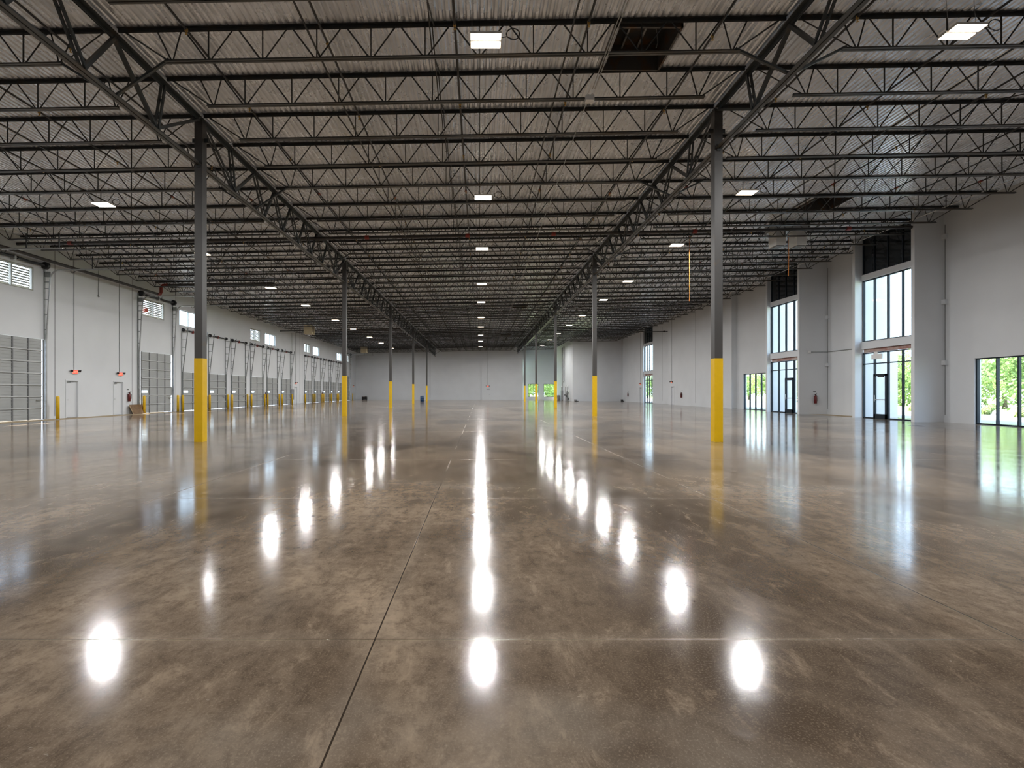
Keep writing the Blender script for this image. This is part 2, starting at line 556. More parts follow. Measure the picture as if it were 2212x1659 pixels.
def vjoint(parent, xface, y, z0, z1, wd=0.022, sgn=1):
    MB().box(min(xface, xface + sgn * 0.006), max(xface, xface + sgn * 0.006), y - wd / 2, y + wd / 2, z0, z1).build('panel_joint', M['joint'], parent)
for y in (27.62, 33.75, 38.6, 65.2, 66.1, 91.2): vjoint(wl_, XW, y, 0.15, 9.2, 0.028 if y == 27.62 else 0.02)

# far wall in three planes
wall_y('wall_back', YB + 0.3, YB + 0.7, -23.6, 0.36, ZT, [], 'far grey wall, darker half left of the middle lights')
wb2 = wall_y('wall_back_middle', YB, YB + 0.7, 0.36, 8.05, ZT, [], 'lighter far wall panel with the walk door')
BWIN = [(9.47, 11.46), (12.5, 14.55)]
wb3 = wall_y('wall_back_right', YB + 4.0, YB + 4.3, 8.05, 15.0, ZT, [(a, b, 0.52, 3.05) for a, b in BWIN], 'bright far wall bay with two low windows')
mb = MB().box(-9.36, -9.32, YB + 0.292, YB + 0.3, 0.3, 8.9); mb.build('panel_joint', M['joint'], bpy.data.objects['wall_back'])
mb = MB().box(-16.9, -16.87, YB + 0.292, YB + 0.3, 0.3, 8.9); mb.build('panel_joint', M['joint'], bpy.data.objects['wall_back'])
wall_y('wall_rear', YREAR, YREAR - 0.3, -23.6, 24.0, ZT, [], 'plain white wall behind the camera')
# corner room in the far right
cr = MB().box(14.7, 22.9, 79.6, 98.7, -0.05, ZT)
struct('wall_corner_room', cr, M['wall'], 'boxed-in corner room at the far end of the window wall', 'wall')

# window wall in its steps
R1, R2 = (19.4, 23.0), (39.7, 43.2)
wr1 = wall_x('wall_right', 22.6, 22.9, YREAR, 24.5, ZT, [(R1[0], R1[1], 0, 3.0)], 'blank white window wall panel nearest the camera')
wr2 = wall_x('wall_right_alcove', 22.85, 23.15, 29.0, 33.1, ZT, [], 'recessed white wall between the two nearer glazed entrances')
wr3 = wall_x('wall_right_middle', 22.6, 22.9, 37.7, 44.2, ZT, [(R2[0], R2[1], 0, 3.0)], 'white wall over the low four pane window')
wr4 = wall_x('wall_right_far', 22.1, 22.75, 44.2, 59.0, ZT, [(57.3, 58.2, 0, 2.16)], 'grey white wall standing forward behind the near right column')
SF3 = (65.8, 69.7)
wr5 = wall_x('wall_right_end', 22.6, 23.0, 59.0, 79.7, ZT, [(SF3[0], SF3[1], 0, ZT), (70.3, 71.2, 0, 2.16)], 'white wall around the farthest glazed entrance')
for wv_, xf, y in ((wr4, 22.1, 51.6), (wr5, 22.6, 62.3), (wr2, 22.85, 33.07), (wr1, 22.6, 24.46)):
    vjoint(wv_, xf, y, 0.35, 9.6, 0.03, -1)
for wv_, x0_, y0_, zs in ((wr1, 22.6, 24.5, (9.0, 5.83, 2.88)), (wr2, 22.85, 33.1, (6.37, 3.26))):
    for z in zs:
        MB().box(x0_ - 0.16, x0_, y0_ - 0.20, y0_, z - 0.11, z + 0.11).build('embed_plate', M['wall'], wv_)
def fin(n, x0, x1, y0, y1, label):
    return struct('wall_fin_%d' % n, MB().box(x0, x1, y0, y1, -0.05, ZT), M['wall'], label, 'wall')
fin(1, 21.15, 23.9, 24.5, 24.7, 'white pier at the near side of the nearest glazed entrance')
fin(2, 21.45, 23.9, 28.8, 29.0, 'white pier at the far side of the nearest glazed entrance')
fin(3, 21.0, 23.6, 33.1, 33.3, 'white pier at the near side of the second glazed entrance')
fin(4, 21.4, 23.6, 37.5, 37.7, 'white pier at the far side of the second glazed entrance')

# ------------------------------------------------------------------ windows
def glazed(t, ys, z0, z1, x, wd=0.055, dep=0.12, hbars=(), skip=None):
    """aluminium frame + one pane per bay, in the plane X = x (frame straddles it)"""
    f = MB()
    for y in ys: f.box(x - dep / 2, x + dep / 2, y - wd / 2, y + wd / 2, z0, z1)
    for z in (z0 + wd / 2, z1 - wd / 2) + tuple(hbars):
        f.box(x - dep / 2 + 0.003, x + dep / 2 - 0.003, min(ys), max(ys), z - wd / 2, z + wd / 2)
    f.build('window_frame', M['mullion'], t)
    so = sorted(ys)
    for a, b in zip(so[:-1], so[1:]):
        MB().box(x - 0.004, x + 0.004, a + wd / 2, b - wd / 2, z0 + wd, z1 - wd).build('pane', M['glass'], t)

def low_window(n, y0, y1, x, label):
    t = empty('window_%d' % n, (0, 0, 0), label, 'window', kind='structure')
    glazed(t, [y0 + (y1 - y0) * k / 4 for k in range(5)], 0.0, 3.0, x)
low_window(1, R1[0] + 0.03, R1[1] - 0.03, 22.72, 'floor-to-head window with trees behind at the right edge of the photo')
low_window(2, R2[0] + 0.03, R2[1] - 0.03, 22.72, 'four pane window of trees just beyond the second glazed entrance')

def storefront(n, ys, x, label, door=None):
    t = empty('window_%d' % n, (0, 0, 0), label, 'window', kind='structure')
    y0, y1 = min(ys), max(ys)
    # lower glazing
    glazed(t, ys, 0.0, 3.68, x, hbars=(3.05,))
    glazed(t, ys, 4.31, 7.79, x)
    zt = zd(x) + 0.02
    so = sorted(ys)
    f = MB()
    for y in ys: f.box(x - 0.06, x + 0.06, y - 0.03, y + 0.03, 8.12, zt)
    f.box(x - 0.057, x + 0.057, y0, y1, 8.12, 8.18)
    f.box(x - 0.057, x + 0.057, y0, y1, zt - 0.08, zt)
    f.build('spandrel_frame', M['mullion'], t)
    for a, b in zip(so[:-1], so[1:]):
        MB().box(x - 0.01, x + 0.03, a + 0.03, b - 0.03, 8.18, zt - 0.08).build('spandrel_glass', M['darkglass'], t)
    MB().box(x - 0.15, x + 0.15, y0, y1, 3.90, 4.31).build('spandrel_band', M['wall'], t)
    MB().box(x - 0.15, x + 0.15, y0, y1, 7.79, 8.12).build('spandrel_band', M['wall'], t)
    lt = MB()
    lt.box(x - 0.10, x + 0.10, y0 + 0.02, y1 - 0.02, 3.70, 3.715).box(x - 0.10, x + 0.10, y0 + 0.02, y1 - 0.02, 3.885, 3.90)
    lt.box(x - 0.02, x + 0.02, y0 + 0.02, y1 - 0.02, 3.715, 3.885)
    lt.build('lintel', M['rust'], t)
    if door:
        a, b = door
        d = MB()
        for y in (a + 0.06, b - 0.06): d.box(x - 0.10, x - 0.01, y - 0.06, y + 0.06, 0.0, 2.46)
        d.box(x - 0.10, x - 0.01, a, b, 2.34, 2.46).box(x - 0.10, x - 0.01, a, b, 0.0, 0.26)
        dd = d.build('entrance_door', M['mullion'], t)
        MB().box(x - 0.16, x - 0.10, a + 0.15, a + 0.55, 2.28, 2.36).build('door_closer', M['black'], dd)
        MB().box(x - 0.13, x - 0.10, a + 0.12, b - 0.12, 1.02, 1.07).build('push_bar', M['galv'], dd)
        MB().tube([(x - 0.15, b - 0.14, 0.95), (x - 0.15, b - 0.14, 1.3)], 0.015, 6).build('pull_handle', M['galv'], dd)
    return t
SF1Y = [28.77, 27.97, 27.05, 26.1, 25.2, 24.73]
SF2Y = [37.47, 36.6, 35.74, 34.8, 33.95, 33.33]
storefront(3, SF1Y, 21.95, 'tall glazed entrance nearest the camera, exit sign above its door', (27.05, 27.97))
storefront(4, SF2Y, 21.75, 'second tall glazed entrance, its door in the third bay', (34.8, 35.74))
storefront(5, [SF3[1] - 0.03, 68.7, 67.75, 66.8, SF3[0] + 0.03], 22.85, 'narrow looking glazed entrance farthest down the right wall')

def back_window(n, x0, x1, label):
    t = empty('window_%d' % n, (0, 0, 0), label, 'window', kind='structure')
    y = YB + 4.12
    f = MB()
    xs = (x0 + 0.03, (x0 + x1) / 2, x1 - 0.03)
    for q in xs: f.box(q - 0.03, q + 0.03, y - 0.05, y + 0.05, 0.52, 3.05)
    for z in (0.55, 3.02, 1.15): f.box(x0, x1, y - 0.047, y + 0.047, z - 0.03, z + 0.03)
    f.build('window_frame', M['mullion'], t)
    for a, b in zip(xs[:-1], xs[1:]):
        MB().box(a + 0.03, b - 0.03, y - 0.004, y + 0.004, 0.58, 2.99).build('pane', M['glass'], t)
storefront(12, [YB + 0.73, YB + 1.5, YB + 2.3, YB + 3.1, YB + 3.97], 7.93, 'tall glazed side of the far recess, hidden edge-on behind the fifth right column')
wall_x('wall_recess_header', 7.78, 8.05, YB + 0.7, YB + 4.3, ZT, [(YB + 0.7, YB + 4.0, 0, ZT - 0.3)], 'white header over the glazed side of the far recess')
back_window(6, *BWIN[0], 'low far window left of the third right column')
back_window(7, *BWIN[1], 'low far window behind the third right column')

for i, (a, b) in enumerate(CLER):
    t = empty('window_%d' % (8 + i), (0, 0, 0), ['high bright two pane window behind the near left column', 'high bright window over the fifth dock door',
              'high bright window over the second group of dock doors', 'high bright window just left of the second left column'][i], 'window', kind='structure')
    x = XW - 0.12
    f = MB()
    ys = (a + 0.025, (a + b) / 2, b - 0.025)
    for q in ys: f.box(x - 0.04, x + 0.04, q - 0.025, q + 0.025, 6.68, 7.90)
    for z in (6.705, 7.875): f.box(x - 0.037, x + 0.037, a, b, z - 0.025, z + 0.025)
    f.build('window_frame', M['track'], t)
    for q0, q1 in zip(ys[:-1], ys[1:]):
        MB().box(x - 0.004, x + 0.004, q0 + 0.025, q1 - 0.025, 6.73, 7.85).build('pane', M['glass'], t)

for i, (a, b) in enumerate(LOUV):
    t = empty('wall_louver', (XW, (a + b) / 2, 6.75), ['wide sunlit louver vent high over the leftmost drive-in door', 'louver vent over the drive-in door beside the plywood sheet',
              'louver vent over the fourth dock door', 'louver vent over the first far dock door', 'louver vent over the farthest drive-in door'][i],
              'louver', 'louver vents in the dock wall', kind='thing')
    h = (b - a) / 2
    f = MB()
    for q in (-h + 0.03, 0.0, h - 0.03): f.box(-0.22, -0.02, q - 0.03, q + 0.03, 0, 1.23)
    for z in (0.03, 1.2): f.box(-0.215, -0.025, -h, h, z - 0.03, z + 0.03)
    f.build('frame', M['slat'], t)
    s = MB()
    for k in range(9):
        z = 0.12 + k * 0.128
        for q0, q1 in ((-h + 0.10, -0.06), (0.06, h - 0.10)):
            s.bar((-0.12, q0, z), (-0.12, q1, z), (0.098 if i == 0 else 0.119) - (0.05 if k == 8 else 0), 0.008, up=(0.92, 0, 0.39))
    s.build('slats', M['slat'], t)
    MB().box(-0.02, 0.03, 0.15, 0.24, 0.42, 0.5).build('latch', M['black'], t)

# ------------------------------------------------------------------ overhead doors
def overhead(n, y0, wd, h, nsec, nst, lite, label, gap=0.0):
    ga, gb = -0.03 + gap, wd + 0.03 - 2.1 * gap
    t = empty('door_%d' % n, (XW, y0, 0), label, 'overhead door', kind='structure')
    x = 0.05
    hs = (h - 0.02) / nsec
    for k in range(nsec):
        z0 = 0.015 + k * hs
        s = MB()
        s.box(x - 0.04, x, ga, gb, z0 + 0.008, z0 + hs - 0.004)
        for q in (0.22, 0.5, 0.78): s.box(x, x + 0.012, ga + 0.02, gb - 0.02, z0 + hs * q - 0.02, z0 + hs * q + 0.02)
        if lite and k == lite:
            s = MB()
            a, b = 0.14, 0.78
            za, zb = z0 + 0.18, z0 + 0.36
            s.box(x - 0.04, x, ga, a, z0 + 0.008, z0 + hs - 0.004).box(x - 0.04, x, b, wd - 0.02, z0 + 0.008, z0 + hs - 0.004)
            s.box(x - 0.04, x, a, b, z0 + 0.008, za).box(x - 0.04, x, a, b, zb, z0 + hs - 0.004)
        o = s.build('door_section', M['door'], t)
        if lite and k == lite:
            MB().box(x - 0.025, x - 0.015, a, b, za, zb).build('door_lite', M['glass'], o)
    for k in range(1, nsec):
        z0 = 0.015 + k * hs
        MB().box(x + 0.012, x + 0.05, ga, gb, z0 - 0.02, z0 + 0.03).build('strut', M['strut'], t)
    for k in range(nst + 2):
        y = 0.05 + (wd - 0.10) * k / (nst + 1)
        MB().box(x + 0.002, x + 0.028, y - 0.035, y + 0.035, 0.02, h - 0.02).build('stile', M['stile'], t)
    MB().box(x + 0.03, x + 0.07, wd - 0.5, wd - 0.2, 1.02, 1.07).build('door_handle', M['galv'], t)
    return t
overhead(1, DRIVE[0][0], 3.67, 4.27, 7, 3, 0, 'tall grey drive-in door at the left edge of the photo', 0.09)
overhead(2, DRIVE[1][0], 3.6, 4.27, 7, 3, 2, 'tall grey drive-in door beside the plywood sheet', 0.11)
overhead(3, DRIVE[2][0], 3.7, 4.27, 7, 3, 0, 'farthest grey drive-in door near the back corner', 0.09)
def dock_where(i):
    return (ORD[i + 1] + ' of six in the near group') if i < 6 else (ORD[i - 5] + ' of five in the far group')
d0 = None
for i, y in enumerate(DOCK):
    lab = 'grey dock door with a small lit window, ' + dock_where(i)
    if d0 is None:
        d0 = overhead(4, y, DW, DH, 5, 1, 2, lab)
    else:
        c = dup(d0, (XW, y, 0), lab); c.name = 'door_%d' % (4 + i)

def lift_dock(y, label):
    t = empty('door_lift_track', (XW, y, 0), label, 'door track', 'lift tracks of the dock doors', kind='thing')
    for s, ya in ((-1, -0.06), (1, DW + 0.06)):
        MB().box(0.0, 0.05, ya - 0.02, ya + 0.02, 0.02, 6.25).build('wall_rail', M['track'], t)
        MB().bar((0.10, ya, 0.05), (0.10, ya, 2.9), 0.05, 0.05).bar((0.10, ya, 2.9), (0.52, ya, 6.45), 0.05, 0.05).build('door_rail', M['track'], t)
        b = MB()
        for z in (1.0, 2.0, 3.0, 3.65, 4.3, 4.95, 5.55, 6.1):
            xr = 0.09 if z < 2.9 else 0.09 + (z - 2.9) / 3.55 * 0.41
            b.bar((0.02, ya, z), (xr, ya, z), 0.03, 0.035)
        b.build('rail_bracket', M['track'], t)
        MB().tube([(0.12, ya - 0.07 * s - 0.06, 6.32), (0.12, ya - 0.07 * s + 0.06, 6.32)], 0.14, 14).build('cable_drum', M['spring'], t)
    MB().tube([(0.12, -0.1, 6.32), (0.12, DW + 0.1, 6.32)], 0.02, 8).build('shaft', M['galv'], t)
    MB().tube([(0.12, 0.55, 6.32), (0.12, 1.25, 6.32)], 0.06, 10).build('spring', M['spring'], t)
    MB().tube([(0.12, 1.5, 6.32), (0.12, 2.25, 6.32)], 0.06, 10).build('spring', M['spring'], t)
    MB().box(0.0, 0.16, 1.34, 1.40, 6.2, 6.42).build('centre_bearing', M['redpipe'], t)
    return t
l0 = None
for i, y in enumerate(DOCK):
    lab = 'ladder-like lift tracks over dock door, ' + dock_where(i)
    if l0 is None: l0 = lift_dock(y, lab)
    else: dup(l0, (XW, y, 0), lab)

def lift_drive(y, wd, label):
    t = empty('high_lift_track', (XW, y, 0), label, 'door track', 'lift tracks of the drive-in doors', kind='thing')
    for s, ya in ((-1, -0.2), (1, wd + 0.06)):
        MB().box(0.0, 0.06, ya - 0.03, ya + 0.03, 0.02, 8.25).build('wall_rail', M['track'], t)
        pts = [(0.12, ya, 0.05), (0.12, ya, 4.2), (0.34, ya, 7.5)]
        for k in range(1, 7):
            a = math.pi / 2 * k / 6
            pts.append((0.34 + 0.5 * (1 - math.cos(a)), ya, 7.5 + 0.5 * math.sin(a)))
        pts.append((4.25, ya, 8.02))
        r = MB()
        for p, q in zip(pts[:-1], pts[1:]): r.bar(p, q, 0.055, 0.06, up=(0.3, 0, 1))
        r.build('door_rail', M['galv'], t)
        b = MB()
        for z in (0.8, 1.6, 2.4, 3.2, 4.0, 4.8, 5.6, 6.4, 7.0, 7.35):
            xr = 0.12 if z < 4.2 else 0.12 + (z - 4.2) / 3.3 * 0.22
            b.bar((0.03, ya, z), (xr, ya, z), 0.035, 0.04)
        b.build('rail_bracket', M['track'], t)
        MB().box(0.02, 0.34, ya - 0.03, ya + 0.03, 7.62, 7.9).build('bearing_plate', M['track'], t)
        MB().tube([(0.18, ya - 0.1 * s - 0.07, 8.2), (0.18, ya - 0.1 * s + 0.07, 8.2)], 0.2, 16).build('cable_drum', M['spring'], t)
        for xh in (2.6, 4.1): MB().bar((xh, ya, 8.02), (xh, ya, zc(XW + xh) - 0.65), 0.04, 0.04).build('rail_hanger', M['joist'], t)
        MB().tube([(1.55 + 0.12 * math.cos(a * math.pi / 5), ya, 7.95 + 0.12 * math.sin(a * math.pi / 5)) for a in range(4, 11)], 0.015, 6).build('bumper_hook', M['black'], t)
    MB().tube([(0.18, -0.1, 8.2), (0.18, wd + 0.1, 8.2)], 0.025, 8).build('shaft', M['galv'], t)
    for a, b in ((0.35, wd / 2 - 0.1), (wd / 2 + 0.15, wd - 0.25)):
        MB().tube([(0.18, a, 8.2), (0.18, (a + b) / 2, 8.16), (0.18, b, 8.2)], 0.075, 12).build('spring', M['spring'], t)
    MB().box(0.0, 0.22, wd / 2 - 0.04, wd / 2 + 0.07, 8.05, 8.32).build('centre_bearing', M['galv'], t)
lift_drive(DRIVE[0][0], 3.67, 'high lift tracks over the drive-in door at the left edge')
lift_drive(DRIVE[1][0], 3.6, 'high lift tracks over the drive-in door beside the plywood')
lift_drive(DRIVE[2][0], 3.7, 'high lift tracks over the farthest drive-in door')

# bollards
def bollard(x, y, label, r=0.085, h=1.24, group='yellow bollards along the dock wall'):
    t = MB().lathe([(r, 0), (r, h - 0.05), (r * 0.8, h - 0.015), (r * 0.3, h)], n=14).build('bollard', M['bollard'], smooth=True, loc=(x, y, 0))
    return tag(t, label, 'bollard', group, kind='thing')
b0 = bollard(-22.75, 27.15, 'yellow bollard right of the leftmost drive-in door')
def bol(x, y, label):
    dup(b0, (x, y, 0), label)
bol(-22.95, 34.45, 'yellow bollard beside the leaning plywood sheet')
bol(-22.95, 38.3, 'yellow bollard at the far side of the plywood-side drive-in door')
bol(-22.85, 90.6, 'yellow bollard by the farthest drive-in door')
bol(-22.85, 86.3, 'yellow bollard at the near side of the farthest drive-in door')
for i, y in enumerate(DOCK):
    bol(-23.1, y - 0.2, 'yellow bollard at the near jamb of dock door, ' + dock_where(i))
    bol(-23.1, y + DW + 0.18, 'yellow bollard at the far jamb of dock door, ' + dock_where(i))

# ------------------------------------------------------------------ walk doors
def walk_door(n, loc, rz, label, wd=0.93, recess=0.0):
    """local frame: opening along +Y, room on +X side"""
    t = empty('door_%d' % n, loc, label, 'door', kind='structure', rz=rz)
    f = MB()
    f.box(-0.16, 0.02, -0.005, 0.05, 0, 2.16).box(-0.16, 0.02, wd - 0.05, wd + 0.005, 0, 2.16).box(-0.155, 0.018, 0, wd, 2.105, 2.165)
    f.build('door_frame', M['wall'], t)
    d = MB().box(-0.14, -0.095, 0.05, wd - 0.05, 0.01, 2.105).build('door_leaf', M['wall'], t)
    MB().box(-0.095, -0.05, 0.10, 0.42, 2.0, 2.06).bar((-0.07, 0.3, 2.08), (-0.03, 0.75, 2.09), 0.03, 0.02).build('door_closer', M['track'], d)
    MB().tube([(-0.095, 0.14, 1.02), (-0.05, 0.14, 1.02), (-0.05, 0.26, 1.02)], 0.013, 6).build('door_handle', M['track'], d)
    return t
walk_door(15, (XW, MAN[0][0] + 0.01, 0), 0, 'white walk door under the leftmost exit sign')
walk_door(16, (XW, MAN[1][0] + 0.01, 0), 0, 'white walk door under an exit sign beside the fire extinguisher')
walk_door(17, (XW, MAN[2][0] + 0.01, 0), 0, 'white walk door between the two groups of dock doors')
walk_door(18, (22.1, 58.19, 0), math.pi, 'white walk door at the far end of the forward right wall')
walk_door(19, (22.6, 71.19, 0), math.pi, 'white walk door beyond the farthest glazed entrance')
# the one in the far wall stands on its face
t = empty('door_20', (1.05, YB, 0), 'white walk door in the middle of the far wall', 'door', kind='structure', rz=-math.pi / 2)
MB().box(0.002, 0.03, -0.05, 0.0, 0, 2.15).box(0.002, 0.03, 0.9, 0.95, 0, 2.15).box(0.002, 0.028, -0.05, 0.95, 2.1, 2.16).build('door_frame', M['wall'], t)
d = MB().box(0.002, 0.02, 0.0, 0.9, 0.01, 2.1).build('door_leaf', M['wall'], t)
MB().box(0.02, 0.1, 0.2, 0.85, 1.98, 2.08).build('door_closer', M['stile'], d)
MB().tube([(0.02, 0.82, 1.02), (0.08, 0.82, 1.02), (0.08, 0.7, 1.02)], 0.02, 6).build('door_handle', M['stile'], d)
MB().box(0.005, 0.022, 0.9, 0.915, 0.0, 2.1).build('jamb_gap', M['joint'], t)

# ------------------------------------------------------------------ exit signs
EXIT_MESH = []
def exit_text(parent):
    if EXIT_MESH:
        o = bpy.data.objects.new('exit_lettering', EXIT_MESH[0]); COL.objects.link(o)
        o.parent = parent
        o.rotation_euler = (math.pi / 2, 0, math.pi / 2)
        o.location = (0.062, 0.0, -0.065)
        return o
    c = bpy.data.curves.new('exit_lettering', 'FONT')
    c.body = 'EXIT'
    c.size = 0.19
    c.align_x = 'CENTER'
    c.extrude = 0.004
    c.materials.append(M['exitred'])
    tmp = bpy.data.objects.new('exit_text', c)
    COL.objects.link(tmp)
    bpy.context.view_layer.update()
    me = bpy.data.meshes.new_from_object(tmp.evaluated_get(bpy.context.evaluated_depsgraph_get()))
    bpy.data.objects.remove(tmp)
    me.name = 'exit_lettering'
    EXIT_MESH.append(me)
    o = bpy.data.objects.new('exit_lettering', me)
    COL.objects.link(o)
    o.parent = parent
    o.rotation_euler = (math.pi / 2, 0, math.pi / 2)
    o.location = (0.062, 0.0, -0.065)
    return o
def exit_sign(loc, rz, label, conduit=0.0):
    t = empty('exit_sign', loc, label, 'exit sign', 'lit red exit signs', kind='thing', rz=rz)
    MB().box(0.0, 0.055, -0.2, 0.2, -0.12, 0.12).build('housing', M['white'], t)
    MB().box(0.055, 0.06, -0.19, 0.19, -0.11, 0.11).build('sign_face', M['exitface'], t)
    exit_text(t)
    for s in (-1, 1):
        MB().tube([(0.03, s * 0.2, 0.05), (0.06, s * 0.27, 0.07), (0.13, s * 0.33, 0.05)], [0.03, 0.05, 0.07], 10).build('lamp_head', M['black'], t)
    if conduit:
        MB().tube([(0.02, -0.05, 0.12), (0.02, -0.05, conduit - loc[2])], 0.016, 6).build('conduit', M['track'], t)
e0 = exit_sign((XW, 28.95, 2.62), 0, 'lit exit sign over the leftmost walk door', 9.1)
exit_sign((XW, 32.6, 2.62), 0, 'lit exit sign over the walk door beside the extinguisher', 9.1)
exit_sign((XW, 63.75, 2.6), 0, 'lit exit sign between the two groups of dock doors', 9.1)
exit_sign((XW, 92.6, 2.6), 0, 'small lit exit sign at the back corner of the dock wall')
exit_sign((1.5, YB, 2.55), -math.pi / 2, 'lit exit sign over the door in the middle of the far wall', 9.4)
exit_sign((22.1, 57.9, 2.6), math.pi, 'lit exit sign high on the forward right wall', 9.8)
exit_sign((22.6, 70.7, 2.6), math.pi, 'lit exit sign beyond the farthest glazed entrance', 9.8)
t = empty('emergency_light', (21.88, 27.75, 3.42), 'white emergency sign box hung inside the nearest glazed entrance', 'emergency light', kind='thing')
MB().box(-0.06, 0.0, -0.42, 0.32, -0.14, 0.14).build('housing', M['white'], t)
MB().box(-0.05, 0.01, -0.1, 0.15, 0.14, 0.27).build('bracket', M['white'], t)

# ------------------------------------------------------------------ steel columns
def column(x, y, label):
    t = empty('steel_column', (x, y, 0), label, 'column', 'yellow-footed steel columns', kind='thing')
    top = zc(x) - 0.16
    h = 0.1175
    MB().box(-h, h, -h, h, 2.44, top).build('shaft', M['column'], t)
    g = 0.124
    MB().box(-g, g, -g, g, 0.0, 2.453).build('yellow_base', M['yellow'], t)
    MB().box(-0.16, 0.16, -0.16, 0.16, top, top + 0.03).build('cap_plate', M['girder'], t)
    for s in (-1, 1):
        q = MB()
        q.box(s * h if s > 0 else -h - 0.12, h + 0.12 if s > 0 else -h, -0.02, 0.02, top - 0.62, top - 0.5)
        q.build('joist_lug', M['girder'], t)
    zb = 8.16 if x < 0 else 8.65
    MB().box(-0.05, 0.05, -h - 0.02, -h, zb - 0.12, zb + 0.08).build('girder_lug', M['girder'], t)
    return t
for s, x in (('left', XL), ('right', XR)):
    for k in range(5):
        column(x, Y1 + BAY * k, 'grey steel column with yellow base, %s in the %s row' % (ORD[k + 1] + (' and nearest' if k == 0 else ''), s))

# ------------------------------------------------------------------ joist girders
def girder(x, y0, zb, label, first):
    """between column lines; local origin at the start of the bay, top chord height"""
    t = empty('joist_girder', (x, y0, zc(x) - 0.14), label, 'girder', 'joist girders along the column rows', kind='thing')
    zt = 0.0
    zl = zb - (zc(x) - 0.14)
    c = MB()
    for s in (-1, 1):
        c.box(s * 0.012 if s > 0 else -0.112, 0.112 if s > 0 else -0.012, 0.13, BAY - 0.13, zt + 0.04, zt + 0.055)
        c.box(s * 0.012 if s > 0 else -0.024, 0.024 if s > 0 else -0.012, 0.13, BAY - 0.13, zt - 0.06, zt + 0.04)
    c.build('top_chord', M['girder'], t)
    c = MB()
    for s in (-1, 1):
        c.box(s * 0.014 if s > 0 else -0.104, 0.104 if s > 0 else -0.014, 0.13, BAY - 0.13, zl - 0.05, zl - 0.037)
        c.box(s * 0.014 if s > 0 else -0.026, 0.026 if s > 0 else -0.014, 0.13, BAY - 0.13, zl - 0.037, zl + 0.05)
    c.build('bottom_chord', M['chord'], t)
    def web(ya, za, yb, zb_, dbl):
        m = MB()
        if dbl:
            for s in (-1, 1): m.bar((s * 0.05, ya, za), (s * 0.05, yb, zb_), 0.045, 0.06)
            for q in (0.35, 0.65):
                yy, zz = ya + (yb - ya) * q, za + (zb_ - za) * q
                m.bar((-0.07, yy, zz), (0.07, yy, zz), 0.05, 0.05)
        else:
            m.bar((0, ya, za), (0, yb, zb_), 0.09, 0.075)
        m.build('web_member', M['girder'], t)
    nodes = [1.15, 2.5, 3.5, 4.5, 5.5, 6.5, 7.85]
    ztc = zt - 0.02
    zlb = zl + 0.03
    web(0.14, ztc, nodes[0] * JS, zlb, True)
    web(1 * JS, ztc, nodes[0] * JS, zlb, True)
    web(nodes[0] * JS, zlb, 2 * JS, ztc, False)
    for k in range(2, 7):
        web(k * JS, ztc, (k + 0.5) * JS, zlb, True)
        web((k + 0.5) * JS, zlb, (k + 1) * JS, ztc, False)
    web(7 * JS, ztc, nodes[6] * JS, zlb, False)
    web(8 * JS, ztc, nodes[6] * JS, zlb, True)
    web(BAY - 0.14, ztc, nodes[6] * JS, zlb, True)
    # kickers from joist bottom chords to the girder bottom chord
    for k in (2, 7):
        for s in (-1, 1):
            m = MB().bar((s * 0.06, k * JS, zlb - 0.03), (s * 1.25, k * JS, zc(x + s * 1.25) - 0.66 - (zc(x) - 0.14)), 0.06, 0.05)
            m.build('kicker_brace', M['girder'], t)
    return t
for s, x, zb in (('left', XL, 8.16), ('right', XR, 8.65)):
    g0 = None
    for k in range(6):
        lab = 'dark steel joist girder over the %s column row, %s bay from the camera' % (s, ORD[k + 1])
        y0 = Y1 + BAY * (k - 1)
        if g0 is None: g0 = girder(x, y0, zb, lab, True)
        else: dup(g0, (x, y0, zc(x) - 0.14), lab)

